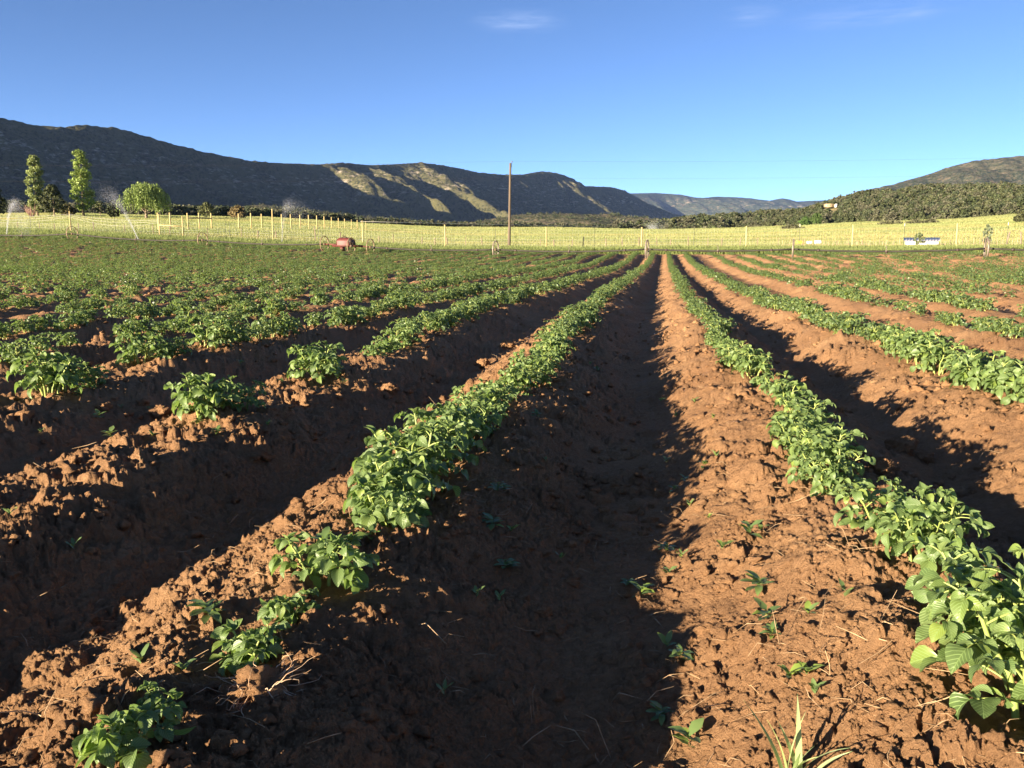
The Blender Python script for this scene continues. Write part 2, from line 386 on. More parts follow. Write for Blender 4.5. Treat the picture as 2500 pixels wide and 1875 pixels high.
def build_field():
    thf = np.arange(-R(39.5), R(39.5), R(.082))
    th = np.concatenate([np.linspace(-np.pi, -R(40), 60), thf, np.linspace(R(40), np.pi, 60)[:-1]])
    rr = [.05, .4, .8, 1.05]; r = 1.25
    while r < 10: rr.append(r); r += max(.0035, r * r / 1000)
    near = np.array(rr); far = np.linspace(0, 1, 560)
    re = np.interp(th, TH, RE)
    rad = np.concatenate([np.repeat(near[:, None], len(th), 1), 10.1 + far[:, None] * (re[None] - 10.1)])
    x = rad * np.sin(th); y = rad * np.cos(th)
    z = field_z(x.ravel(), y.ravel()) + ZC
    mb = MB(); mb.add(np.stack([x.ravel(), y.ravel(), z], 1), grid_faces(rad.shape[0], len(th), True)[:, ::-1])
    mb.build('field_soil', M['soil'], smooth=True, kind='structure', label='tilled red brown soil of the field in long ridges')
def meadow_tint(x, y):
    th = np.arctan2(x, y); r = np.hypot(x, y); re, ze, rf, zf, rm, zm, rF, zF = tabs(th)
    g = np.array((.235, .28, .10)); yl = np.array((.375, .39, .165)); og = np.array((.45, .385, .165)); ol = np.array((.24, .26, .11))
    n1 = fbm(x * .018, y * .06, 91, 4); n2 = fbm(x * .05 + 7, y * .16, 95, 4); n3 = fbm(x * .006, y * .02 + 4, 97, 3)
    w = np.clip(.62 + 1.3 * n1 + .5 * n2, 0, 1)
    w = w * sstep(-1, 9, r - rf)
    c = g + (yl - g) * w[:, None]
    o = np.clip((n3 + .05) * 2.2, 0, .7) * w; c = c + (og - c) * o[:, None]
    up = sstep(.55, .95, (r - rm) / (rF - rm)) * sstep(.12, .4, th) * .75
    c = c + (ol - c) * up[:, None]
    return c
def build_meadow():
    th = np.concatenate([np.linspace(-np.pi, -R(40), 50), np.arange(-R(39.5), R(39.5), R(.25)), np.linspace(R(40), np.pi, 50)[:-1]])
    re = np.interp(th, TH, RE); rF = np.interp(th, TH, RFAR)
    t = np.linspace(0, 1, 260) ** 1.6
    rad = (re - .6)[None] + t[:, None] * (rF - re + 40)[None]
    x = (rad * np.sin(th)).ravel(); y = (rad * np.cos(th)).ravel()
    z = meadow_z(x, y) + ZC - .03 * (1 - sstep(0, 2, rad.ravel() - np.repeat(re[None], len(t), 0).ravel()))
    mb = MB(); mb.add(np.stack([x, y, z], 1), grid_faces(len(t), len(th), True)[:, ::-1], col=meadow_tint(x, y))
    mb.build('meadow', M['meadow'], smooth=True, kind='structure', label='flat hay meadow of yellow and green grass')
    # valley floor beyond, out to the hills
    t = np.concatenate([[0, 10, 60, 200], np.geomspace(500, 16000, 14)])
    th2 = np.linspace(-np.pi, np.pi, 181)[:-1]; rF2 = np.interp(th2, TH, RFAR); zF2 = np.interp(th2, TH, ZFAR)
    rad = (rF2 + 30)[None] + t[:, None]; x = (rad * np.sin(th2)).ravel(); y = (rad * np.cos(th2)).ravel()
    z = (np.repeat(zF2[None], len(t), 0) * (1 - sstep(300, 4000, t))[:, None] + 8 * sstep(300, 4000, t)[:, None]).ravel() + ZC - 1.2
    mb = MB(); mb.add(np.stack([x, y, z], 1), grid_faces(len(t), len(th2), True)[:, ::-1])
    mb.build('valley_floor', simple('valley_scrub', (.07, .08, .04), (.16, .14, .07), .02, .95, .1), smooth=True, kind='structure', label='scrub covered valley floor reaching to the hills')
def fence_y(px): return 96.06 / (1 + .281 * q_of(px))
def fence_pt(px, back=0.):
    q = q_of(px); y = fence_y(px) + back; return np.array((q * y, y, gz(q * y, y)))
def build_road():
    pts = np.linspace(-160, 2650, 160); cs = [1.8, 2.8, 4.2, 5.6, 6.8]
    v = []
    for px in pts:
        wob = .5 * math.sin(px * .006)
        for c in cs:
            p = fence_pt(px, c + wob); v.append((p[0], p[1], p[2] + .012 + .02 * math.sin(c * 2)))
    mb = MB(); mb.add(v, grid_faces(len(pts), len(cs)))
    mb.build('dirt_road', M['road'], smooth=True, kind='structure', label='grey dirt track running behind the tall fence')
build_field(); build_meadow(); build_road()

# ------------------------------------------------------------------ grass on the meadow (uncountable)
def build_grass():
    mb = MB()
    n = 290000
    th = rng.uniform(-R(43), R(43), n); re = np.interp(th, TH, RE); rF = np.interp(th, TH, RFAR)
    r = re + .8 + (rF + 20 - re) * rng.random(n) ** 2.6
    x = r * np.sin(th); y = r * np.cos(th)
    fx = np.interp(th, TH, RF_)
    keep = ~((r > fx + 2.0) & (r < fx + 6.6)) | (rng.random(n) < .06)
    x, y, r, th, fx = x[keep], y[keep], r[keep], th[keep], fx[keep]; n = len(x)
    z = meadow_z(x, y) + ZC - .02
    col = meadow_tint(x, y)
    edge = 1 - sstep(1, 6, r - fx + 4)
    hgt = (.10 + .09 * rng.random(n)) * (1 + r / 350) * (1 + 1.2 * edge) * (.75 + .5 * np.clip(fbm(x * .08, y * .2, 111, 3) + .5, 0, 1))
    wid = .008 + .00032 * r
    for k in range(3):
        a = rng.uniform(0, 2 * np.pi, n); ox = rng.normal(0, .12, n) * (1 + r / 150); oy = rng.normal(0, .12, n) * (1 + r / 150)
        lean = rng.normal(0, .35, (n, 2)) * hgt[:, None]
        p = np.stack([x + ox, y + oy, z], 1); dx = np.stack([np.cos(a), np.sin(a), 0 * a], 1) * wid[:, None]
        tip = p + np.stack([lean[:, 0], lean[:, 1], hgt * rng.uniform(.7, 1.2, n)], 1)
        v = np.stack([p - dx, p + dx, tip + dx * .3, tip - dx * .3], 1).reshape(-1, 3)
        c = np.repeat(col * rng.uniform(.88, 1.12, (n, 1)), 4, 0)
        mb.add(v, np.arange(4 * n).reshape(-1, 4), col=c)
    mb.build('grass', M['grass'], kind='stuff', label='yellow green hay grass standing on the meadow')
build_grass()

# ------------------------------------------------------------------ hills
def hill_mat(name, tree, soil_c, rock, sc, cover=.5, band=None):
    m, n, l, b = mat(name, rough=.95, spec=.05)
    t = noise(n, l, 1 / sc, 3, .7); big = noise(n, l, 1 / (sc * 14), 4, .6); rk = noise(n, l, 1 / (sc * 3), 6, .7, sc=(1, 1, 3.5))
    ad = n.new('ShaderNodeMath'); ad.operation = 'MULTIPLY_ADD'; ad.inputs[1].default_value = .5; l.new(big.outputs['Fac'], ad.inputs[0]); l.new(t.outputs['Fac'], ad.inputs[2])
    r = ramp(n, l, ad.outputs[0], [(cover + .20, tree), (cover + .34, soil_c)])
    c = r.outputs[0]
    rr = ramp(n, l, rk.outputs['Fac'], [(.53, (0, 0, 0)), (.64, (1, 1, 1))])
    fac = rr.outputs[0]
    if band:
        a = n.new('ShaderNodeAttribute'); a.attribute_name = 'tint'; sp = n.new('ShaderNodeSeparateColor'); l.new(a.outputs['Color'], sp.inputs[0])
        mu = n.new('ShaderNodeMath'); mu.operation = 'MULTIPLY'; l.new(fac, mu.inputs[0]); l.new(sp.outputs[0], mu.inputs[1]); fac = mu.outputs[0]
        c2 = mixc(n, l, fac, c, rock)
        c = mixc(n, l, sp.outputs[1], c2, tuple(k for k in (.36, .22, .12)))
    else:
        mu = n.new('ShaderNodeMath'); mu.operation = 'MULTIPLY'; mu.inputs[1].default_value = .35; l.new(fac, mu.inputs[0])
        c = mixc(n, l, mu.outputs[0], c, rock)
    l.new(c, b.inputs['Base Color']); bump(n, l, b, t.outputs['Fac'], 1.0, sc * .55)
    return m
def az_dir(a): return np.array((math.sin(R(a)), math.cos(R(a))))
def strike_hill(name, label, px_ref, y_ref, az, crest, s0, s1, ns, prof, width, zfoot, material, back=900, nc=110, spur=None, rough=14, seed=1, zconst=None, smooth_in=60, pxmin=0):
    """a range whose crest line runs along azimuth az through (px_ref, y_ref); crest = [(px, py)...]"""
    p0 = np.array((q_of(px_ref) * y_ref, y_ref)); d = az_dir(az); nrm = az_dir(az + 90)
    s = np.linspace(s0, s1, ns); X = p0[0] + d[0] * s; Y = p0[1] + d[1] * s
    cx = np.array([c[0] for c in crest]); cy = np.array([c[1] for c in crest])
    zc = np.empty(ns)
    for i in range(ns):
        if Y[i] < 300: zc[i] = np.nan; continue
        px = 1250 + X[i] / Y[i] * F / math.cos(PITCH)
        if px < pxmin: zc[i] = np.nan; continue
        for _ in range(3):
            py = np.interp(px, cx, cy)
            a_ = X[i] / Y[i]; b = -(py - 937.5) / F; px = 1250 + a_ * (math.cos(PITCH) + b * math.sin(PITCH)) * F
        zc[i] = unproj(px, np.interp(px, cx, cy), Y[i])[2]
    ok = ~np.isnan(zc); zc[~ok] = np.interp(s[~ok], s[ok], zc[ok])
    if zconst: zc[~ok] = zconst + 25 * np.sin(s[~ok] * .004)
    c = np.concatenate([-np.array([1., .6, .35, .15, .05]) * back, np.linspace(0, 1, nc) ** 1.15 * 1.0])
    S = np.repeat(s[:, None], len(c), 1)
    w = width * (1 + .22 * fbm(s / 700, s * 0 + seed, seed, 3))
    if spur is not None: w = w * np.interp(s, [k[0] for k in spur], [k[1] for k in spur])
    Cc = np.where(c < 0, c, 0)[None] + np.where(c > 0, c, 0)[None] * w[:, None]
    t = np.clip(c, 0, 1)[None] + 0 * S
    g = .10 * fbm(S / 330 + .15 * t, t * 1.1 + seed, seed + 3, 3) * np.sin(np.pi * np.clip(t, 0, 1)) ** .8
    tt = np.clip(t - g, 0, 1)
    h = np.interp(tt, prof[0], prof[1])
    if spur is not None and len(prof) > 2:
        h2 = np.interp(tt, prof[2], prof[3]); k = np.interp(s, [q[0] for q in spur], [q[2] for q in spur])[:, None]; h = h * (1 - k) + h2 * k
    zf = zfoot + ZC
    Z = zf + (zc[:, None] - zf) * h
    gul = 1 - np.abs(perlin(S / 150 + .7 * perlin(S / 400, Cc / 260, seed + 21), Cc / 620, seed + 20)) * 1.6
    gul2 = 1 - np.abs(perlin(S / 62 + .5 * perlin(S / 150, Cc / 110, seed + 25), Cc / 260, seed + 24)) * 1.6
    env = np.sin(np.pi * np.clip(t, 0, 1) ** .75)
    Z = Z - env * rough * (1.5 * np.clip(gul, 0, 1) ** 2 + .6 * np.clip(gul2, 0, 1) ** 2)
    Z = Z + np.where(np.abs(t) < .02, rough * .12 * perlin(S / 19, Cc / 40, seed + 30), 0)
    Z = Z + np.where(c < 0, c * .14, 0)[None] + (rough * fbm(S / 90, Cc / 90, seed + 5, 4)) * sstep(.0, .12, t) * (1 - sstep(.85, 1, t)) + np.where(t < .05, .35 * rough * fbm(S / 60, Cc / 200, seed + 9, 3), 0) * np.where(t <= 0, .5, 1)
    PX = X[:, None] + nrm[0] * Cc; PY = Y[:, None] + nrm[1] * Cc
    band = np.exp(-((tt - .16) / .07) ** 2) + .7 * np.exp(-((tt - .34) / .05) ** 2) + .12
    tint = np.stack([np.clip(band, 0, 1), 0 * band, 0 * band], -1).reshape(-1, 3)
    mb = MB(); mb.add(np.stack([PX, PY, Z], -1).reshape(-1, 3), grid_faces(ns, len(c)), col=tint)
    o = mb.build(name, material, smooth=True, kind='structure', label=label)
    return S, Cc, Z, PX, PY
K = 2500 / 2212
mesa_crest = [(0, 286)] + [(a * K, b * K) for a, b in ((60, 268), (130, 275), (170, 270), (245, 275), (285, 285), (330, 300), (390, 315), (440, 328), (520, 343), (540, 347),
    (600, 352), (690, 355), (740, 351), (800, 357), (850, 355), (910, 351), (950, 356), (1000, 365), (1030, 372), (1080, 377), (1130, 377), (1170, 370), (1200, 373), (1235, 385),
    (1265, 402), (1320, 404), (1350, 412), (1400, 440), (1450, 460), (1500, 472), (1560, 492), (1700, 500))]
mesa_m = hill_mat('mesa_scrub', (.022, .026, .013), (.082, .078, .036), (.32, .27, .21), 13, .42, True)
# spur table: s, width factor, convexity
spur = [(-6000, 1, 0), (900, .95, 0), (1200, .85, 0), (1420, .66, .2), (1560, 1.06, .8), (1690, .62, .2), (1810, 1.13, .9), (1960, .58, .2), (2110, 1.30, 1), (2230, 1.2, .85), (2390, .64, .1), (2700, .86, 0),
        (3000, .84, .1), (3200, 1.02, .4), (3500, .74, 0), (3850, 1.14, .6), (4150, .78, 0), (6500, .95, 0)]
mesa_prof = ([0, .03, .06, .3, .5, .72, .88, 1], [1, .985, .90, .60, .36, .15, .05, 0], [0, .08, .2, .36, .52, .72, .88, 1], [1, .975, .91, .74, .50, .22, .07, 0])
strike_hill('mesa', 'long steep sided mesa ridge in shade on the left', 0, 2760, 30, mesa_crest, -3000, 6800, 1300, mesa_prof, 740, 6, mesa_m, spur=spur, rough=27, seed=2, zconst=405 + ZC, nc=120)
far_crest = [(1300, 472), (1548, 472), (1600, 471), (1661, 475), (1706, 484), (1752, 480), (1808, 482), (1853, 487), (1880, 490), (1909, 484), (1929, 487), (1940, 492), (1966, 491), (2014, 489), (2100, 490), (2400, 488)]
spur2 = [(1.5 * a_, b_, c_) for a_, b_, c_ in [(-4000, 1, .3), (-600, 1, .3), (-250, .55, 0), (150, 1.3, 1), (500, .6, 0), (900, 1.35, 1), (1300, .6, 0), (1800, 1.2, 1), (2400, .6, 0), (3000, 1.2, .8), (6000, 1, .5)]]
mesa_far_m = hill_mat('far_mesa_scrub', (.016, .024, .014), (.046, .054, .032), (.20, .16, .12), 24, .44, True)
strike_hill('far_mesa', 'blue hazy flat topped mesas at the far end of the valley', 1660, 13500, 62, far_crest, -3900, 7800, 420, mesa_prof, 2100, 8, mesa_far_m, spur=spur2, rough=22, seed=11, nc=70)
mtn_crest = [(1500, 640), (1900, 575), (2050, 505), (2091, 477), (2114, 464), (2173, 452), (2232, 435), (2267, 426), (2308, 410), (2379, 392), (2438, 386), (2500, 380), (2620, 372), (2800, 378), (3200, 400)]
mtn_prof = ([0, .1, .25, .5, .75, 1], [1, .93, .80, .5, .2, 0])
mtn_m = hill_mat('mountain_scrub', (.022, .031, .018), (.070, .070, .046), (.28, .20, .14), 11, .47)
strike_hill('mountain', 'grey green scrub covered mountain rising at right', 2300, 4300, 100, mtn_crest, -1300, 3200, 260, mtn_prof, 1300, 8, mtn_m, rough=26, seed=23, nc=90)
# low lit foothills at the foot of the mesa
fh_crest = [(300, 535), (430, 524), (560, 505), (640, 500), (720, 508), (800, 517), (900, 528), (1000, 540), (1130, 545), (1230, 530), (1280, 522), (1400, 521), (1460, 524), (1495, 520), (1530, 531), (1560, 543), (1640, 552), (1800, 560)]
foot_m = hill_mat('foothill_scrub', (.036, .044, .022), (.13, .115, .075), (.40, .30, .19), 7, .50)
FH = strike_hill('foothills', 'low scrubby foothills with bare tan slopes below the mesa', 900, 1650, 60, fh_crest, -1100, 1500, 200, ([0, .3, .7, 1], [1, .8, .25, 0]), 420, 8, foot_m, back=300, rough=6, seed=31, nc=40)
# wooded hill at right
wood_crest = [(1560, 553), (1640, 548), (1700, 543), (1760, 540), (1850, 532), (1885, 528), (1938, 524), (1976, 516), (2014, 503), (2056, 497), (2100, 488), (2144, 484), (2188, 482), (2226, 476), (2261, 471), (2290, 470),
    (2364, 468), (2423, 466), (2467, 471), (2500, 480), (2600, 478), (3000, 480)]
wood_base = [(1560, 562), (1700, 561), (1760, 561), (1850, 553), (1953, 550), (2026, 546), (2114, 541), (2232, 538), (2320, 534), (2379, 530), (2467, 520), (2500, 516), (2600, 510), (3000, 505)]
def wood_pt(px, t):
    """t 0 at the foot of the hill, 1 at its crest"""
    q = q_of(px)
    yb = np.interp(px, [1560, 1700, 2000, 2300, 2500, 3000], [760, 690, 520, 440, 425, 425])
    yc = yb + np.interp(px, [1560, 1750, 2000, 2300, 3000], [60, 120, 260, 330, 340])
    zb = unproj(px, np.interp(px, *zip(*wood_base)), yb)[2]; zc = unproj(px, np.interp(px, *zip(*wood_crest)), yc)[2]
    y = yb + (yc - yb) * t; z = zb + (zc - zb) * np.sin(np.clip(t, 0, 1.6) * np.pi / 2) + 3.5 * perlin(np.array(q * y / 45), np.array(y / 45), 77) * min(1, t * 4)
    return q * y, y, float(z)
def build_wood_hill():
    pxs = np.linspace(1570, 3000, 150); ts = np.linspace(-.08, 1.6, 44)
    v = []
    for px in pxs:
        for t in ts:
            x, y, z = wood_pt(px, max(t, 0)) if t >= 0 else wood_pt(px, 0)
            if t < 0: z -= 4; x, y = x * .97, y * .97
            if t == 0: z -= .3
            v.append((x, y, z - .3))
    mb = MB(); mb.add(v, grid_faces(len(pxs), len(ts))[:, ::-1])
    mb.build('wooded_hill', simple('hill_ground', (.16, .14, .07), (.30, .25, .13), .15, .95, .1), smooth=True, kind='structure', label='low hill at right thickly covered with junipers')
build_wood_hill()

# ------------------------------------------------------------------ trees
def leaf_quads(mb, cen, size, col, jit=.15, up=.3, n_=None):
    n = len(cen)
    nrm = rng.normal(0, 1, (n, 3)); nrm[:, 2] += up; nrm /= np.linalg.norm(nrm, axis=1)[:, None]
    a = np.cross(nrm, rng.normal(0, 1, (n, 3))); a /= np.linalg.norm(a, axis=1)[:, None] + 1e-9; b = np.cross(nrm, a)
    s = size * rng.uniform(.6, 1.3, (n, 1)); w = rng.uniform(.5, .9, (n, 1))
    v = np.stack([cen - a * s, cen + b * s * w, cen + a * s, cen - b * s * w], 1).reshape(-1, 3)
    c = np.repeat(np.asarray(col) * rng.uniform(1 - jit, 1 + jit, (n, 1)), 4, 0)
    mb.add(v, np.arange(4 * n).reshape(-1, 4), col=c)
def clump_crown(h, shape, nclump, nleaf, csize, lsize, col, seed, colvar=.25):
    """clumps of small leaf faces through a crown; shape(t) = radius at height fraction t"""
    r_ = np.random.default_rng(seed); P = []; C = []
    col = np.asarray(col)
    for k in range(nclump):
        t = r_.random() ** .9; a = r_.random() * 2 * np.pi; rad = shape(t) * math.sqrt(r_.uniform(.15, 1)) * r_.uniform(.8, 1.12)
        c = np.array((math.cos(a) * rad, math.sin(a) * rad, h * t))
        d = r_.normal(0, 1, (nleaf, 3)); d /= np.linalg.norm(d, axis=1)[:, None]; d *= r_.random((nleaf, 1)) ** .4
        P.append(c + d * csize * r_.uniform(.6, 1.3) * np.array((1, 1, .8))); C.append(np.repeat((col * (1 + colvar * r_.uniform(-1, 1)))[None], nleaf, 0))
    return np.concatenate(P), np.concatenate(C)
def trunk_mesh(h, r0, nb, seed, spread=.25, upward=1.0, t0=.12):
    r_ = np.random.default_rng(seed); mb = MB()
    pts = [(r_.normal(0, .01) * h * i / 8, r_.normal(0, .01) * h * i / 8, h * i / 8) for i in range(9)]
    tube(mb, pts, [r0 * (1.25 if i == 0 else 1) * (1 - i / 8.6) for i in range(9)], 7)
    for k in range(nb):
        t = t0 + (.85 - t0) * k / max(1, nb - 1); i = int(t * 8); p = np.array(pts[i]) * (1 - (t * 8 - i)) + np.array(pts[min(8, i + 1)]) * (t * 8 - i)
        a = k * 2.4 + r_.random(); L = h * spread * (1 - .5 * t) * r_.uniform(.7, 1.2); e = upward
        d = np.array((math.cos(a), math.sin(a), e)) / math.sqrt(1 + e * e)
        q = [p, p + d * L * .5, p + d * L + np.array((0, 0, .15 * L))]
        tube(mb, q, [r0 * .4 * (1 - t * .7), r0 * .25 * (1 - t * .7), r0 * .05], 5)
    return mb
def tree_at(px, py, y): p = unproj(px, py, y); p[2] = gz(p[0], p[1]) - .1; return p
def poplar(px, py, y, h, wid, label, seed, col):
    p = tree_at(px, py, y); e = empty('poplar_tree', p, label, 'tree', 'tall poplars at the left of the meadow')
    trunk_mesh(h * .93, h * .018, 26, seed, .14, 2.6, .1).build('trunk', M['bark'], e)
    def sh(t): return wid * np.interp(t, [0, .06, .16, .3, .42, .5, .62, .75, .88, .96, 1], [.3, .7, .98, 1, .78, .88, .78, .72, .66, .42, .2])
    P, C = clump_crown(h * .90, sh, 150, 46, wid * .30, .24, col, seed)
    P[:, 2] += h * .10; P[:, 0] += .25 * np.sin(P[:, 2] * .5)
    mb = MB(); leaf_quads(mb, P, .30, C); mb.build('crown', M['poplar'], e)
gp = (.215, .285, .07)
poplar(92, 524, 285, 19.2, 2.7, 'leaner tall poplar with a thin crown and its pale trunk showing', 301, (.21, .25, .09))
poplar(205, 532, 290, 21.0, 3.5, 'fuller bright green tall poplar beside the water jet', 302, gp)
def round_tree(px, py, y, h, wid, label, seed, col, name='tree', lift=.15, group=None, lsize=.3, nclump=90, cat='tree'):
    p = tree_at(px, py, y); e = empty(name, p, label, cat, group)
    trunk_mesh(h * .75, h * .028, 12, seed, .32, .9, .25).build('trunk', M['bark'], e)
    def sh(t): return wid * np.interp(t, [0, .2, .45, .7, .9, 1], [.7, .98, 1, .8, .45, .15])
    P, C = clump_crown(h * (1 - lift), sh, nclump, 42, wid * .26, lsize, col, seed); P[:, 2] += h * lift
    mb = MB(); leaf_quads(mb, P, lsize, C); mb.build('crown', M['tree'], e)
round_tree(133, 527, 282, 9.6, 3.7, 'dark rounded tree standing right beside the thin poplar', 311, (.06, .07, .03))
round_tree(-6, 527, 290, 9.5, 3.0, 'dark tree cut off by the left edge of the photograph', 312, (.04, .05, .02))
round_tree(281, 529, 275, 5.2, 2.4, 'dark low bush tree at the left side of the willow', 313, (.035, .045, .02))
round_tree(166, 526, 300, 3.6, 2.2, 'small olive bush between dark tree and full poplar', 314, (.10, .09, .04), 'bush', .05, cat='bush')
round_tree(582, 534, 360, 5.0, 3.4, 'tan reddish rounded bush behind the tall posts of the far fence', 315, (.17, .13, .06), 'bush', .05, cat='bush')
round_tree(505, 530, 380, 6.0, 3.0, 'olive tree rising just above the dark scrub band', 316, (.11, .12, .05))
round_tree(245, 527, 300, 5.0, 1.6, 'thin pale green sapling between full poplar and willow', 317, (.10, .115, .05), lift=.3, nclump=30)
round_tree(2409, 585, 100, 2.3, .55, 'young grey green sapling behind the rightmost irrigation wheel', 318, (.13, .16, .09), 'sapling', .1, lsize=.09, nclump=40)
round_tree(2244, 600, 92.5, 1.55, .6, 'small leafy sapling in front of the chicken shed', 319, (.12, .15, .06), 'sapling', .2, lsize=.07, nclump=34)
round_tree(1966, 552, 490, 4.3, 3.2, 'bright green rounded shrub at the foot of the wooded hill', 320, (.065, .115, .03), 'bush', .05, cat='bush')
round_tree(1992, 549, 505, 6.0, 3.6, 'taller bright green tree behind the rounded green shrub', 321, (.075, .12, .035))
round_tree(2495, 549, 240, 2.2, 2.4, 'dark bush alone on the meadow at the right edge', 322, (.06, .065, .03), 'bush', .02, cat='bush')
for i, (px, py, y, h, w, lb) in enumerate(((1935, 559, 330, .9, 3.6, 'long dark green patch of low brush on the meadow'), (2175, 557, 330, 1.0, 4.0, 'grey low brush left of the shed posts on the meadow'),
        (2235, 558, 320, 1.1, 3.4, 'grey brown brush directly above the chicken shed'), (2272, 558, 322, 1.2, 2.6, 'rounded grey brush right of the shed on the meadow'))):
    round_tree(px, py, y, h, w, lb, 330 + i, (.10, .10, .055), 'brush', .0, nclump=40, cat='bush')
def bare_shrub():
    p = tree_at(77, 524, 265); e = empty('bare_shrub', p, 'leafless reddish shrub at the foot of the thin poplar', 'shrub')
    mb = MB(); r_ = np.random.default_rng(5)
    for k in range(60):
        a = r_.random() * 6.28; s = r_.uniform(.15, .75); L = r_.uniform(2.2, 4.6); d = np.array((math.cos(a) * s, math.sin(a) * s, 1)); d /= np.linalg.norm(d)
        b = p * 0 + np.array((math.cos(a), math.sin(a), 0)) * .3; m_ = b + d * L * .5; tube(mb, [b, m_, b + d * L + r_.normal(0, .25, 3)], [.05, .035, .012], 4)
    mb.build('branch', simple('red_twigs', (.24, .13, .10), (.38, .24, .18), 3), e); e.children[0]['kind'] = 'stuff'
bare_shrub()
def willow():
    p = tree_at(358, 535, 272); e = empty('willow_tree', p, 'broad weeping willow with hanging foliage beside the water jet', 'tree')
    trunk_mesh(7.2, .5, 14, 9, .5, .7, .2).build('trunk', M['bark'], e)
    r_ = np.random.default_rng(77); P = []; C = []; Wd, H = 8.2, 10.6
    heads = [(r_.uniform(0, 6.28), math.sqrt(r_.random()) * .72) for _ in range(22)]
    for k in range(680):
        a, rr = heads[k % len(heads)]; x = math.cos(a) * rr + r_.normal(0, .16); yv = math.sin(a) * rr + r_.normal(0, .16); rr2 = min(1.05, math.hypot(x, yv))
        top = H * (1 - .42 * rr2 ** 2.2) * (.92 + .12 * math.sin(a * 3 + 1)) + r_.normal(0, .25); L = top * r_.uniform(.35, .75) * (.55 + .6 * rr2); L = min(L, top - .25)
        n = int(L / .22) + 4; t = np.linspace(0, 1, n)
        q = np.stack([x * Wd * (1 + .05 * t) + r_.normal(0, .10, n), yv * Wd * (1 + .05 * t) + r_.normal(0, .10, n), top - L * t + r_.normal(0, .05, n)], 1)
        P.append(q); C.append(np.repeat((np.array((.20, .265, .075)) * r_.uniform(.7, 1.25))[None], n, 0))
    P = np.concatenate(P); C = np.concatenate(C); mb = MB(); leaf_quads(mb, P, .24, C, up=-.1); mb.build('crown', M['poplar'], e)
willow()
# junipers: shared meshes
def juniper_mesh(seed, h, w, col, ncl, nl, ls, low=False):
    def sh(t): return w * np.interp(t, [0, .15, .4, .7, .9, 1], [.72, 1, .95, .66, .32, .08])
    P, C = clump_crown(h * .95, sh, ncl, nl, w * .46, ls, col, seed, .35); P[:, 2] += h * .04
    mb = MB(); leaf_quads(mb, P, ls, C, .25)
    return mb
jun_cols = [(.058, .070, .032), (.074, .082, .040), (.046, .058, .030), (.098, .100, .060), (.062, .078, .034), (.084, .084, .054)]
JM = [juniper_mesh(400 + i, 1, .42 + .10 * (i % 3), jun_cols[i], 26, 13, .10).mesh('juniper', [M['tree'], M['bark']]) for i in range(6)]
HT = min(np.linspace(.3, 1, 141), key=lambda t: abs(proj(*[np.float64(k) for k in wood_pt(2027, t)])[1] - 510))
def scatter_wood():
    c = []; r_ = np.random.default_rng(12)
    for _ in range(9000):
        px = 1600 + (2640 - 1600) * r_.random() ** .75; t = r_.random() ** 1.15 * 1.12
        if 2003 < px < 2046 and HT - .24 < t < HT + .05: continue
        if t > .0 and r_.random() < .25 + .2 * math.sin(px * .05 + t * 9): continue
        x, y, z = wood_pt(px, t); c.append((x, y, z, r_.uniform(2.0, 4.9) * (1.0 if px > 1800 else 1.35), r_.integers(6), r_.random() * 6.28, r_.uniform(.85, 1.25)))
    c.sort(key=lambda k: math.hypot(k[0], k[1]) / k[3])
    inview = [k for k in c if abs(math.atan2(k[0], k[1])) < R(31)]
    near = inview[:300]; ids = {id(k) for k in near}
    for (x, y, z, h, i, a, w) in near:
        o = bpy.data.objects.new('juniper_tree', JM[i]); COL.objects.link(o); o.location = (x, y, z - .35); o.rotation_euler = (0, 0, a); o.scale = (h * w, h * w, h)
        tag(o, 'bushy dark olive juniper among many alike on the wooded hill', 'tree', 'junipers on the wooded hill')
    mb = MB(); far = [k for k in c if id(k) not in ids]
    pro = []
    for i in range(6):
        q = MB(); P, C = clump_crown(.95, lambda t: (.45 + .08 * (i % 3)) * np.interp(t, [0, .15, .4, .7, .9, 1], [.72, 1, .95, .66, .32, .08]), 14, 7, .19, .15, jun_cols[i], 450 + i, .35)
        leaf_quads(q, P, .15, C, .25); pro.append((np.concatenate(q.v), np.concatenate(q.col), len(P)))
    for (x, y, z, h, i, a, w) in far:
        v, cc, n = pro[i]; ca, sa = math.cos(a), math.sin(a)
        vv = np.stack([(v[:, 0] * ca - v[:, 1] * sa) * h * w + x, (v[:, 0] * sa + v[:, 1] * ca) * h * w + y, v[:, 2] * h + z - .3], 1)
        mb.add(vv, np.arange(4 * n).reshape(-1, 4), col=cc)
    mb.build('juniper_woodland', M['tree'], kind='stuff', label='mass of olive junipers covering the wooded hill')
    return pro
PRO = scatter_wood()
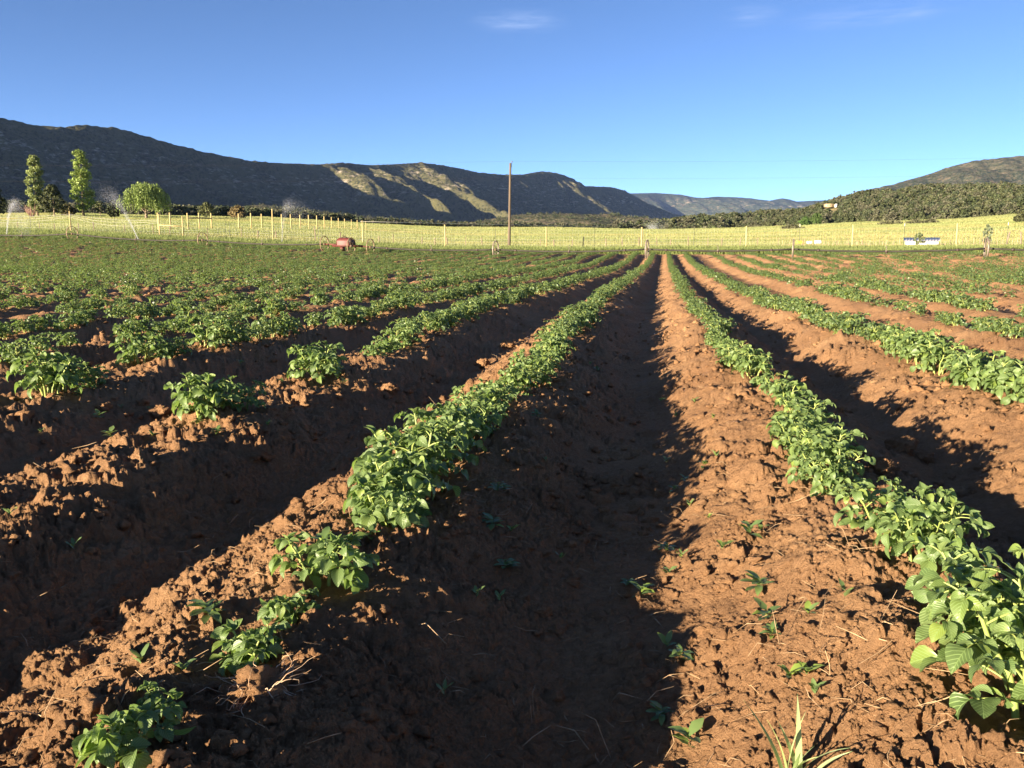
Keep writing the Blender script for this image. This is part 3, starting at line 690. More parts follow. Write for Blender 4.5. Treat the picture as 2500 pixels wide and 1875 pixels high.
def scrub_band():
    """dark scrub between meadow and mesa: the nearest 130 bushes as things, the rest one mass"""
    r_ = np.random.default_rng(19); c = []
    for _ in range(3000):
        px = r_.uniform(-60, 1760); yF = np.interp(px, [k[0] for k in COLS], [k[4] for k in COLS]); d = 8 + 420 * r_.random() ** 1.7
        if px < 330 and d < 60: d += 60
        y = yF + d; x = q_of(px) * y
        pyF = np.interp(px, [k[0] for k in COLS], [k[5] for k in COLS]); zb = unproj(px, pyF, yF)[2]
        rise = np.interp(px, [0, 400, 700, 1000, 1300, 1760], [.055, .045, .030, .012, .008, .004])
        h = r_.uniform(2.2, 5.2) * np.interp(px, [0, 700, 1000, 1760], [1.2, 1.15, 1.1, 1.2])
        if 1500 < px and r_.random() < .35: h *= 1.6
        c.append((x, y, zb + rise * d - .8, h, int(r_.integers(6)), r_.random() * 6.28, r_.uniform(.9, 1.5), px))
    c.sort(key=lambda k: math.hypot(k[0], k[1]) / k[3]); near = [k for k in c if -20 < k[7] < 1740][:130]; ids = {id(k) for k in near}
    for (x, y, z, h, i, a, w, px) in near:
        o = bpy.data.objects.new('scrub_bush', JM[i]); COL.objects.link(o); o.location = (x, y, z); o.rotation_euler = (0, 0, a); o.scale = (h * w, h * w, h)
        tag(o, 'dark rounded bush in the scrub band between meadow and mesa', 'bush', 'bushes of the scrub band')
    mb = MB()
    for k in c:
        if id(k) in ids: continue
        x, y, z, h, i, a, w, px = k; v, cc, n = PRO[i]; ca, sa = math.cos(a), math.sin(a)
        mb.add(np.stack([(v[:, 0] * ca - v[:, 1] * sa) * h * w + x, (v[:, 0] * sa + v[:, 1] * ca) * h * w + y, v[:, 2] * h + z], 1), np.arange(4 * n).reshape(-1, 4), col=cc)
    S, Cc, Z, PX, PY = FH
    for _ in range(9000):
        i = int(r_.integers(S.shape[0])); j = int(r_.integers(5, S.shape[1])); h = r_.uniform(2.2, 5.5) * 1.1
        if perlin(PX[i, j] / 90, PY[i, j] / 90, 401) + r_.normal(0, .25) < -.25: continue
        k = int(r_.integers(6)); v, cc, n = PRO[k]; v = v.reshape(-1, 4, 3)[::3].reshape(-1, 3); cc = cc.reshape(-1, 4, 3)[::3].reshape(-1, 3); w = r_.uniform(1., 1.6)
        mb.add(v * np.array((h * w, h * w, h)) + np.array((PX[i, j] + r_.normal(0, 6), PY[i, j] + r_.normal(0, 6), Z[i, j] - .4)), np.arange(len(v)).reshape(-1, 4), col=cc)
    mb.build('scrub_woodland', M['tree'], kind='stuff', label='mass of dark scrub along the foot of the mesa')
scrub_band()

# ------------------------------------------------------------------ potato plants
TPL = {}
def _template(ts, hw, ss, pucker):
    v = []; uv = []
    for t, h in zip(ts, hw):
        for s_ in ss: v.append((s_ * h, t, abs(s_) * h)); uv.append((s_ * h * 2, t))
    v = np.array(v); f = grid_faces(len(ts), len(ss))
    pk = pucker * np.array([math.sin(t * 26) * (1 - abs(abs(s_) - .5) * 1.6) for t in ts for s_ in ss])
    return v, f, np.array(uv), pk
TPL[2] = _template([0, .10, .28, .46, .63, .78, .90, 1], [.03, .26, .46, .50, .44, .31, .15, .0], [-1, -.5, 0, .5, 1], .018)
TPL[1] = _template([0, .25, .55, .82, 1], [.04, .44, .50, .28, 0], [-1, 0, 1], 0)
TPL[0] = (np.array([(0, 0, 0), (.46, .45, .35), (0, 1, 0), (-.46, .45, .35)], float), np.array([[0, 1, 2, 3]]), np.zeros((4, 2)), np.zeros(4))
class Plant:
    def __init__(s, seed, lod): s.r = np.random.default_rng(seed); s.lod = lod; s.leaf = []; s.stem = MB()
    def leaflet(s, p, d, n, L, wr, bend, fold): s.leaf.append((p, d, n, L, wr, bend, fold))
    def leaf_mb(s, mi=0):
        mb = MB(); tv, tf, tuv, pk = TPL[s.lod]; nL = len(s.leaf); nv = len(tv)
        P = np.array([k[0] for k in s.leaf]); D = np.array([k[1] for k in s.leaf]); N = np.array([k[2] for k in s.leaf])
        L = np.array([k[3] for k in s.leaf])[:, None]; wr = np.array([k[4] for k in s.leaf])[:, None]; be = np.array([k[5] for k in s.leaf])[:, None]; fo = np.array([k[6] for k in s.leaf])[:, None]
        D /= np.linalg.norm(D, axis=1)[:, None]; X = np.cross(D, N); X /= np.linalg.norm(X, axis=1)[:, None] + 1e-9; N = np.cross(X, D)
        x = tv[None, :, 0] * wr * L; t = tv[None, :, 1]
        wav = s.r.uniform(-1, 1, (nL, 1)) * .05 * np.sin(t * 9 + s.r.uniform(0, 6, (nL, 1))) * np.sign(tv[None, :, 0])
        ang = be * t; y = L * np.where(np.abs(be) > .02, np.sin(ang) / be, t); zb = -L * np.where(np.abs(be) > .02, (1 - np.cos(ang)) / be, 0)
        z = zb + tv[None, :, 2] * wr * L * fo + (pk[None] + wav) * L
        v = P[:, None] + x[..., None] * X[:, None] + y[..., None] * D[:, None] + z[..., None] * N[:, None]
        f = (tf[None] + (np.arange(nL) * nv)[:, None, None]).reshape(-1, tf.shape[1])
        mb.add(v.reshape(-1, 3), f, mi, uv=np.tile(tuv, (nL, 1))); return mb
    def compound(s, p, az, el, L, ls, npair=2):
        r = s.r; d = np.array((math.cos(az) * math.cos(el), math.sin(az) * math.cos(el), math.sin(el)))
        pts = [p]; dirs = [d]; q = p.copy(); e = el
        for i in range(5):
            e -= r.uniform(.10, .28); d = np.array((math.cos(az) * math.cos(e), math.sin(az) * math.cos(e), math.sin(e))); q = q + d * L / 5; pts.append(q); dirs.append(d)
        if s.lod == 2: tube(s.stem, pts, [.0026, .0024, .0022, .0018, .0015, .001], 4, caps=False)
        elif s.lod == 1: tube(s.stem, [pts[0], pts[3], pts[5]], [.0028, .0022, .001], 3, caps=False)
        side = np.array((-math.sin(az), math.cos(az), 0))
        def nrm(dd): 
            n = np.cross(side, dd); n = n if n[2] > 0 else -n
            return n + r.normal(0, .55, 3)
        s.leaflet(pts[5], dirs[5] + np.array((0, 0, -.15)), nrm(dirs[5]), ls * r.uniform(1.05, 1.3), r.uniform(.60, .76), r.uniform(.3, 1.9), r.uniform(.2, .85))
        for k in range(npair):
            i = 4 - k if npair <= 3 else 5 - k
            i = max(1, i); c = pts[i] * .6 + pts[i + 1] * .4 if i < 5 else pts[5]
            for sg in (-1, 1):
                dd = dirs[i] * r.uniform(.35, .7) + side * sg + np.array((0, 0, r.uniform(-.15, .25)))
                n = np.cross(side, dirs[i]); n = n if n[2] > 0 else -n
                s.leaflet(c + r.normal(0, .003, 3), dd, n + r.normal(0, .55, 3) - side * sg * .3, ls * (1 - .17 * k) * r.uniform(.8, 1.08), r.uniform(.56, .74), r.uniform(.3, 1.9), r.uniform(.2, .85))
    def potato(s, H, ns, ls, spread):
        r = s.r
        for k in range(ns):
            a = k * 2.4 + r.uniform(0, 1); b = np.array((math.cos(a), math.sin(a), 0)) * r.uniform(.01, .05) * (1 if ns > 1 else .2); lean = spread * r.uniform(.35, 1.0) if ns > 1 else .12
            h = H * r.uniform(.75, 1.05); pts = []
            for i in range(6):
                t = i / 5; pts.append(b + np.array((math.cos(a), math.sin(a), 0)) * lean * h * t ** 1.2 + np.array((0, 0, h * t * .82 - .02 * (i == 0))) + r.normal(0, .004, 3))
            if s.lod: tube(s.stem, pts, np.linspace(.0068, .003, 6) * (1 if ns > 1 else .8), 6 if s.lod == 2 else 4, caps=False)
            nl = int(r.integers(7, 10)) if s.lod else 4
            for j in range(nl):
                t = .22 + .78 * (j + .5) / nl; i = min(4, int(t * 5)); p = pts[i] + (pts[i + 1] - pts[i]) * (t * 5 - i)
                az = a + j * 2.4 + r.normal(0, .4); L = (.055 + .055 * math.sin(math.pi * min(1, t * .9 + .1))) * r.uniform(.75, 1.25) * H / .27
                s.compound(p, az, R(r.uniform(18, 48)) + .35 * t, L, ls * r.uniform(.85, 1.15) * (1.05 - .30 * t), 3 if (s.lod and t < .75) else 2)
            tip = pts[5]
            for j in range(5 if s.lod else 2):
                az = r.uniform(0, 6.28); d = np.array((math.cos(az) * .6, math.sin(az) * .6, r.uniform(.5, 1.1)))
                s.leaflet(tip, d, np.array((-math.cos(az) * .8, -math.sin(az) * .8, .7)) + r.normal(0, .2, 3), ls * r.uniform(.55, .85), .55, r.uniform(.1, .7), r.uniform(.3, .7))
        return s
def mk(seed, lod, H, ns, ls, spread): return Plant(seed, lod).potato(H, ns, ls, spread)
HI = {'large': [(lambda p: (p.leaf_mb().mesh('foliage', M['leaf'], True), p.stem.mesh('stem', M['stem'], True)))(mk(500 + i, 2, .27, 6, .052 + .004 * (i % 3), .50)) for i in range(6)],
      'medium': [(lambda p: (p.leaf_mb().mesh('foliage', M['leaf'], True), p.stem.mesh('stem', M['stem'], True)))(mk(520 + i, 2, .22, 3, .060, .5)) for i in range(4)],
      'small': [(lambda p: (p.leaf_mb().mesh('foliage', M['leaf'], True), p.stem.mesh('stem', M['stem'], True)))(mk(540 + i, 2, .15, 2, .060, .45)) for i in range(3)]}
def midmesh(i):
    p = mk(560 + i, 1, .26, 5, .056, .5); mb = p.leaf_mb(0); t = p.stem
    for v, in [(k,) for k in t.v]: pass
    base = mb.n; V = np.concatenate(t.v)
    mb.v.append(V); mb.n += len(V); mb.uv.append(np.zeros((len(V), 2)))
    for f in t.f: mb.f.append(f + base); mb.mi.append(np.full(len(f), 1))
    return mb.mesh('potato_plant', [M['leaf_far'], M['stem']])
MIDM = [midmesh(i) for i in range(7)]
LOWV = []
for i in range(8):
    p = mk(600 + i, 0, .27, 5, .072, .6); q = p.leaf_mb(); LOWV.append(np.concatenate(q.v))
ORD = ['first', 'second', 'third', 'fourth', 'fifth', 'sixth', 'seventh', 'eighth', 'ninth', 'tenth', 'eleventh', 'twelfth', 'thirteenth', 'fourteenth', 'fifteenth', 'sixteenth', 'seventeenth', 'eighteenth', 'nineteenth', 'twentieth']
TENS = {20: 'twenty', 30: 'thirty', 40: 'fortieth', 50: 'fifty', 60: 'sixty', 70: 'seventy', 80: 'eighty'}
def ordinal(n):
    if n <= 20: return ORD[n - 1]
    t, o = n // 10 * 10, n % 10
    names = {20: ('twenty', 'twentieth'), 30: ('thirty', 'thirtieth'), 40: ('forty', 'fortieth'), 50: ('fifty', 'fiftieth'), 60: ('sixty', 'sixtieth'), 70: ('seventy', 'seventieth'), 80: ('eighty', 'eightieth'), 90: ('ninety', 'ninetieth')}
    return names[t][1] if o == 0 else names[t][0] + '-' + ORD[o - 1]
EXPL = {-1: [(1.38, .55), (1.57, .30), (1.92, .56), (1.99, .42), (2.18, .48), (2.44, .78), (2.95, .78), (3.18, 1.12), (3.46, 1.28), (3.78, 1.22), (4.10, 1.12), (4.42, 1.05), (4.75, .95), (5.05, .9), (5.4, .85), (5.75, .7)],
        0: [(1.66, 1.15), (1.86, 1.25), (2.10, 1.0), (2.42, .60), (2.72, .86), (2.96, .92), (3.8, .84), (4.06, .95), (4.34, .9), (4.64, .84)],
        -2: [(4.82, 1.15), (5.08, .85), (6.55, 1.32), (6.85, .6), (8.0, .7), (8.32, .8), (8.65, .75)],
        -3: [(5.52, 1.3), (5.74, 1.1), (6.08, .85), (7.1, 1.28), (7.38, .95), (8.2, 1.35), (8.5, 1.25), (8.85, .9)],
        -4: [(7.2, 1.05), (7.6, .85), (8.0, .7), (9.0, .9), (9.35, .95), (9.7, .7), (10.1, 1.0)],
        1: [(5.0, 1.), (5.35, 1.1), (5.65, 1.15), (5.95, 1.2), (6.25, 1.15), (6.6, 1.2), (6.95, 1.05), (7.6, 1.2), (7.9, 1.25), (8.2, 1.0)],
        2: [(9.3, .95), (10.1, .5), (11.3, .9), (11.65, 1.0), (12.0, 1.05), (12.4, .95)]}
STARTV = {-1: 6.05, 0: 4.92, -2: 9.05, -3: 9.2, -4: 10.5, 1: 8.5, 2: 13.2}
def all_plants():
    P = []; r_ = np.random.default_rng(33)
    for k in range(-46, 40):
        ex = EXPL.get(k, []); P += [(k, v, s, row_center(k, v) + r_.normal(0, .025)) for v, s in ex]
        v = STARTV.get(k, 8.0 if k < 0 else 14.5)
        while v < 130:
            if k <= -5: gap, sc, sp = (.12 if perlin(np.array(v * .09), np.array(k * .55), 207) > -.38 else .62) + (.06 if v < 22 else 0), .94 if v < 22 else 1.05, .31
            elif k in (-4, -3): gap, sc, sp = .15 if v < 16 else .06, 1.12, .31
            elif k == -2: gap, sc, sp = .12 if v < 14 else .05, 1.06, .31
            elif k in (-1, 0): gap, sc, sp = .09, .88 if k else .80, .30
            elif k == 1: gap, sc, sp = .10, .95, .31
            else:
                g = float(perlin(np.array(v * .22), np.array(k * 1.37 + .3), 201)); gap, sc, sp = np.clip(.26 - .9 * g, .05, .8), 1.02 + .3 * g, .34
            if r_.random() > gap: P.append((k, v, sc * r_.uniform(.62, 1.2), float(row_center(k, v)) + r_.normal(0, .045)))
            v += sp * r_.uniform(.8, 1.2)
    a = np.array(P); x, y = xy_of(a[:, 3], a[:, 1]); th = np.arctan2(x, y); r = np.hypot(x, y); re = np.interp(th, TH, RE)
    m = (r < re - 1.2) & (np.abs(th) < np.where(r < 4, R(60), R(43))) & (y > 0)
    a, x, y, th, r = a[m], x[m], y[m], th[m], r[m]
    return a, x, y, ground_z(x, y, True), th, r
def build_potatoes():
    a, x, y, z, th, r = all_plants(); r_ = np.random.default_rng(44)
    px, py = proj(x, y, z)
    vis = (px > -90) & (px < 2590) & (py < 2000)
    idx = np.where(vis)[0]; idx = idx[np.argsort(r[idx] / a[idx, 2])][:300]
    pick = set(idx.tolist()); cnt = {}
    for i in sorted(pick, key=lambda i: a[i, 1]):
        k, v, s, u = a[i]; k = int(k); cnt[k] = cnt.get(k, 0) + 1
        side, nth = ('left', -k) if k < 0 else ('right', k + 1)
        rowname = ('%s row %s of central furrow' % (ORD[nth - 1], side))
        size = 'large bushy' if s > 1.03 else ('leafy' if s > .85 else ('smallish' if s > .68 else 'small young'))
        lab = '%s potato plant, %s from near end, %s' % (size, ordinal(cnt[k]), rowname)
        loc = (x[i], y[i], z[i] - .012); rz = r_.uniform(0, 6.28)
        if r[i] < 9.5:
            cls = 'large' if s > .83 else ('medium' if s > .62 else 'small'); sc = s * (1.0 if cls == 'large' else 1.2 if cls == 'medium' else 1.45)
            fm, sm = HI[cls][int(r_.integers(len(HI[cls])))]
            e = empty('potato_plant', loc, lab, 'potato plant', 'potato plants in the near rows', rz); e.scale = (sc,) * 3
            for nm, me in (('foliage', fm), ('stem', sm)):
                o = bpy.data.objects.new(nm, me); COL.objects.link(o); o.parent = e
        else:
            o = bpy.data.objects.new('potato_plant', MIDM[int(r_.integers(len(MIDM)))]); COL.objects.link(o); o.location = loc; o.rotation_euler = (0, 0, rz); o.scale = (s,) * 3
            tag(o, lab, 'potato plant', 'potato plants in the near rows')
    rest = np.array([i for i in range(len(x)) if i not in pick and r[i] > 11])
    mb = MB()
    for var in range(8):
        m = rest[rest % 8 == var]; v = LOWV[var]
        an = r_.uniform(0, 6.28, len(m)); s = (a[m, 2] * .98)[:, None]
        # step down the leaf count far away by using wider leaflets
        X = (v[None, :, 0] * np.cos(an)[:, None] - v[None, :, 1] * np.sin(an)[:, None]) * s + x[m][:, None]
        Y = (v[None, :, 0] * np.sin(an)[:, None] + v[None, :, 1] * np.cos(an)[:, None]) * s + y[m][:, None]
        Z = v[None, :, 2] * s + z[m][:, None] - .01
        V = np.stack([X, Y, Z], -1).reshape(-1, 3); mb.add(V, np.arange(len(V)).reshape(-1, 4))
    mb.build('potato_crop', M['leaf_far'], kind='stuff', label='dense green potato crop filling the far rows of the field')
    print('plants', len(x), 'rest faces', sum(len(f) for f in mb.f))
build_potatoes()

# ------------------------------------------------------------------ small things on the soil
def hit(px, py):
    """ground point seen at a photo pixel of the near field"""
    a = (px - 1250) / F; b = -(py - 937.5) / F
    d = np.array((a, math.cos(PITCH) + b * math.sin(PITCH), -math.sin(PITCH) + b * math.cos(PITCH)))
    t = np.geomspace(1, 60, 900); p = t[:, None] * d
    g = ground_z(p[:, 0], p[:, 1], True); w = np.where(p[:, 2] + ZC < g)[0]
    i = w[0] if len(w) else -1
    return np.array((p[i, 0], p[i, 1], g[i]))
def build_weeds():
    def weed_mb(seed, n, L, up):
        r_ = np.random.default_rng(seed); p = Plant(seed, 1)
        for j in range(n):
            az = j * 2.4 + r_.normal(0, .3); h = r_.uniform(0, 1); d = np.array((math.cos(az), math.sin(az), up * r_.uniform(.5, 1.6)))
            p.leaflet(np.array((0, 0, h * L * .6)), d, np.array((-math.cos(az) * .5, -math.sin(az) * .5, 1)), L * r_.uniform(.6, 1.1), r_.uniform(.32, .5), r_.uniform(.2, 1), r_.uniform(.1, .4))
        mb = p.leaf_mb(); return mb
    types = [weed_mb(700, 5, .05, .8).mesh('weed', M['weed']), weed_mb(701, 8, .06, .6).mesh('weed', M['weed']), weed_mb(702, 4, .045, 1.4).mesh('weed', M['weed']), weed_mb(703, 12, .07, .5).mesh('weed', M['weed']), weed_mb(704, 6, .055, 1.0).mesh('weed', M['weed'])]
    zones = [('tiny weed sprout along the sunlit ridge face right of the central furrow', [(1620, 1155), (1642, 1160), (1640, 1270), (1825, 1290), (1655, 1340), (1668, 1372), (1745, 1335), (1705, 1480), (1742, 1470), (1760, 1500), (1530, 1125), (1560, 1195), (1520, 1010), (1545, 990), (1490, 1095), (1500, 870), (1540, 905)]),
             ('small weed in the shade along the right edge of the central furrow', [(1440, 1190), (1445, 1245), (1472, 1212), (1355, 1265), (1385, 1290), (1440, 1405), (1470, 1428), (1430, 1555), (1488, 1612), (1455, 1060), (1480, 1040), (1440, 1000), (1460, 900), (1428, 870)]),
             ('small weed on the shaded right side of the first ridge left of the furrow', [(1105, 1155), (1065, 1138), (1090, 1235), (1080, 1300), (1210, 1215), (960, 1500), (1030, 1290), (1290, 800), (1275, 790), (1160, 900), (1075, 1060), (1180, 1010), (885, 1000)]),
             ('small weed on or beside the second ridge left of the furrow', [(240, 950), (262, 885), (20, 1110), (470, 935), (322, 890), (745, 830), (580, 925), (395, 1450), (160, 1190), (305, 1440), (450, 1335), (700, 1190), (735, 810), (800, 1165), (170, 855)]),
             ('small weed far left between the third and second ridges', [(90, 935), (215, 905), (150, 680), (430, 915), (255, 745), (330, 945), (610, 835), (520, 790)])]
    r_ = np.random.default_rng(9)
    for lab, pts in zones:
        w = [(hit(px * K, py * K)) for px, py in pts]; w.sort(key=lambda p: p[1])
        for j, p in enumerate(w):
            o = bpy.data.objects.new('weed', types[int(r_.integers(5))]); COL.objects.link(o); o.location = (p[0], p[1], p[2] - .004); o.rotation_euler = (0, 0, r_.uniform(0, 6.28)); o.scale = (r_.uniform(.55, 1.0),) * 3
            tag(o, lab.replace('weed', 'weed, %s from near,' % ordinal(j + 1), 1) if len(lab.split()) <= 12 else lab.replace('weed', '%s weed' % ordinal(j + 1), 1), 'weed', 'small weeds on the bare soil')
build_weeds()
def build_tuft(px, py, n, L, label, seed):
    p = hit(px, py); r_ = np.random.default_rng(seed); e = empty('grass_tuft', p, label, 'grass tuft')
    mb = MB()
    for k in range(n):
        a = r_.uniform(0, 6.28); h = L * r_.uniform(.5, 1.1); lean = r_.uniform(.1, .7); w = r_.uniform(.0055, .0105)
        t = np.linspace(0, 1, 9); d = np.array((math.cos(a), math.sin(a)))
        c = np.stack([d[0] * h * lean * t ** 1.8, d[1] * h * lean * t ** 1.8, h * t * (1 - .25 * lean * t)], 1) + np.array((r_.normal(0, .012), r_.normal(0, .012), -.01))
        s = np.array((-d[1], d[0], .2)); ww = w * (1 - t ** 2.2)[:, None]
        v = np.stack([c - s * ww, c + np.array((0, 0, -.0012)) , c + s * ww], 1).reshape(-1, 3); mb.add(v, grid_faces(9, 3), uv=np.zeros((27, 2)))
    mb.build('blade', M['blade'], e)['kind'] = 'stuff'
build_tuft(1715 * K, 1705 * K, 10, .21, 'pale green grass tuft with long blades at the bottom edge', 41)
def straw_bits():
    r_ = np.random.default_rng(60); n = 2600
    r = 1.5 + 8 * r_.random(n) ** 1.7; th = r_.uniform(-R(36), R(36), n); x = r * np.sin(th); y = r * np.cos(th)
    cl = fbm(x * 1.6, y * 1.6, 301, 2); keep = r_.random(n) < np.clip(.35 + 1.6 * cl, .08, 1); x, y, r = x[keep], y[keep], r[keep]; z = ground_z(x, y, True)
    mb = MB()
    for i in range(len(x)):
        L = r_.uniform(.02, .11) * (1 if r_.random() < .8 else 1.7); a = r_.uniform(0, 6.28); el = r_.normal(0, .35); d = np.array((math.cos(a) * math.cos(el), math.sin(a) * math.cos(el), math.sin(el)))
        c = np.array((x[i], y[i], z[i] + .004 + abs(d[2]) * L * .4)); bnd = r_.normal(0, .22, 3) * L
        tube(mb, [c - d * L / 2, c + bnd * .5 + np.array((0, 0, .004)), c + d * L / 2], np.array((.5, .9, .4)) * r_.uniform(.0008, .0019), 3, caps=False)
    mb.build('straw_litter', M['straw'], kind='stuff', label='thin straw stalks and dry roots scattered over the soil')
straw_bits()
from mathutils import noise as mnoise, Vector
def clod_verts(seed, sub=3, amp=.45):
    import bmesh
    bm = bmesh.new(); bmesh.ops.create_icosphere(bm, subdivisions=sub, radius=1)
    v = np.array([q.co[:] for q in bm.verts]); f = np.array([[q.index for q in k.verts] for k in bm.faces]); bm.free()
    o = np.array([mnoise.noise(Vector(k * 1.3) + Vector((seed * 7.1, 0, 0))) * amp + mnoise.noise(Vector(k * 3.1) + Vector((0, seed * 3.3, 0))) * amp * .55 + mnoise.noise(Vector(k * 6.5) + Vector((0, 0, seed))) * amp * .5 + mnoise.noise(Vector(k * 14.) + Vector((seed, 0, 0))) * amp * .25 for k in v])
    v = v * (1 + o)[:, None] * np.array((1, 1, .72)); return v, f
def clods():
    r_ = np.random.default_rng(61); var = [clod_verts(i, 2, .85) for i in range(10)]
    n = 15000; r = 1.6 + 14 * r_.random(n) ** 1.5; th = r_.uniform(-R(37), R(37), n); x = r * np.sin(th); y = r * np.cos(th); u, v_ = uv_of(x, y)
    rd = ridges(u, v_); cl = fbm(x * 1.1, y * 1.1, 311, 3); keep = r_.random(n) < np.clip(.15 + .55 * rd + 1.3 * cl, .05, 1); x, y = x[keep], y[keep]; z = ground_z(x, y, True)
    mb = MB(); rr_ = np.hypot(x, y)
    for i in range(len(x)):
        v, f = var[int(r_.integers(10))]; s = .005 + .030 * r_.random() ** 3.2 + (.02 * r_.random() if r_.random() < .04 else 0); s *= min(1, .35 + rr_[i] * .11); a = r_.uniform(0, 6.28); ca, sa = math.cos(a), math.sin(a); sx_ = r_.uniform(.7, 1.4)
        vv = np.stack([(v[:, 0] * ca - v[:, 1] * sa) * s * sx_, (v[:, 0] * sa + v[:, 1] * ca) * s, v[:, 2] * s], 1) + np.array((x[i], y[i], z[i] + s * .25)); mb.add(vv, f)
    mb.build('soil_crumbs', M['soil'], smooth=True, kind='stuff', label='loose crumbs of red soil scattered over the ridges')
    for j, (px, py, s, lab) in enumerate(((1945, 975, .085, 'big crumbly soil clod on the ridge edge right of the lit plants'), (1905, 1020, .06, 'crumbly clod just below the big one right of the lit plants'), (2000, 1000, .05, 'smaller clod on the far side of the big crumbly clod'),
            (640, 1290, .055, 'round soil clod with roots just below the drooping potato plant'), (345, 900, .075, 'pale soil clod with dry roots beside the lone plant on the second left ridge'), (225, 888, .05, 'flat soil clod alone in the shade left of the root clod'),
            (310, 875, .04, 'small lumpy clod left of the root clod'), (1095, 752, .09, 'upright lit soil lump on the first left ridge'), (1045, 790, .06, 'lit soil lump below the upright one on the first left ridge'), (560, 665, .10, 'broad lit soil lump between leafy rows at left'),
            (325, 640, .05, 'small lit clod between the leafy rows far left'), (1700, 915, .05, 'soil clod at the foot of the dense plants right of the furrow'), (1960, 1160, .05, 'clod beside the furrow right of the large plant'), (845, 845, .06, 'reddish clod in the shade left of the first left ridge'))):
        p = hit(px * K, py * K); v, f = clod_verts(j + 30, 4, .5); mb = MB(); mb.add(v * s, f); o = mb.build('soil_clod', M['soil'], smooth=True, label=lab, cat='clod', group='large clods on the ridges'); o.location = (p[0], p[1], p[2] + s * .3); o.rotation_euler = (0, 0, j * 1.3)
    p = hit(560 * K, 1490 * K); e = empty('root_clump', p, 'uprooted clump of pale dry roots at lower left on the first left ridge', 'root clump')
    mb = MB(); v, f = clod_verts(77, 4, .5); mb.add(v * .06, f); mb.build('soil_ball', M['soil'], e, True)
    mb = MB()
    for k in range(110):
        a = r_.uniform(0, 6.28); el = r_.uniform(-.4, .45); d = np.array((math.cos(a) * math.cos(el), math.sin(a) * math.cos(el), math.sin(el))); L = r_.uniform(.04, .13)
        q = [d * .045]; dd = d.copy()
        for _ in range(6): dd = dd + r_.normal(0, .38, 3) + np.array((0, 0, -.10)); dd /= np.linalg.norm(dd); q.append(q[-1] + dd * L / 6)
        tube(mb, q, np.array((1, .95, .85, .7, .55, .4, .2)) * r_.uniform(.0008, .0022), 4, caps=False)
    mb.build('root', M['root'], e)['kind'] = 'stuff'
clods()

# ------------------------------------------------------------------ wheel line irrigator
def wl_y(px): return 73.53 / (1 + .336 * q_of(px))
WD = np.array((-1, .336, 0)); WD /= np.linalg.norm(WD)          # along the pipe, to the left
WN = np.array((.336, 1, 0)); WN /= np.linalg.norm(WN)           # across it, away from the camera
UP = np.array((0, 0, 1.))
WR = .735
def axle(px):
    q = q_of(px); y = wl_y(px); g = gz(q * y, y); return np.array((q * y, y, g + WR - .04))
def wheel_meshes(pale):
    rim = MB(); n = 36; w = .058
    t = np.arange(n) / n * 2 * np.pi
    ring = lambda rad, off: np.stack([np.cos(t) * rad, np.full(n, off), np.sin(t) * rad], 1)
    v = np.concatenate([ring(WR, -w), ring(WR, w), ring(WR - .022, w), ring(WR - .022, -w)])
    f = np.concatenate([np.stack([a * n + np.arange(n), a * n + (np.arange(n) + 1) % n, b * n + (np.arange(n) + 1) % n, b * n + np.arange(n)], 1) for a, b in ((0, 1), (1, 2), (2, 3), (3, 0))])
    rim.add(v, f)
    for k in range(12):
        a = k / 12 * 2 * np.pi; c = np.array((math.cos(a), 0, math.sin(a))); s_ = np.array((-math.sin(a), 0, math.cos(a)))
        box(rim, c * (WR + .018), s_ * .012, np.array((0, w * .9, 0)), c * .018)
    sp = MB()
    for k in range(8):
        a = k / 8 * 2 * np.pi; c = np.array((math.cos(a), 0, math.sin(a)))
        tube(sp, [c * .07 + np.array((0, .05 * (-1) ** k, 0)), c * (WR - .02)], .014, 5)
    hub = MB(); tube(hub, [(0, -.09, 0), (0, .09, 0)], .11, 12)
    mt = M['wheel_pale'] if pale else M['wheel']
    return rim.mesh('rim', mt), sp.mesh('spokes', mt), hub.mesh('hub', M['wheel'])
WMESH = {False: wheel_meshes(False), True: wheel_meshes(True)}
WANG = math.atan2(WD[1], WD[0]) - math.pi / 2
def put_wheel(p, root, pale, name='wheel'):
    a, b, c = WMESH[pale]
    o = bpy.data.objects.new(name, a); COL.objects.link(o); o.parent = root; o.location = tuple(p); o.rotation_euler = (0, 0, WANG)
    for nm, me in (('spokes', b), ('hub', c)):
        k = bpy.data.objects.new(nm, me); COL.objects.link(k); k.parent = o
    return o
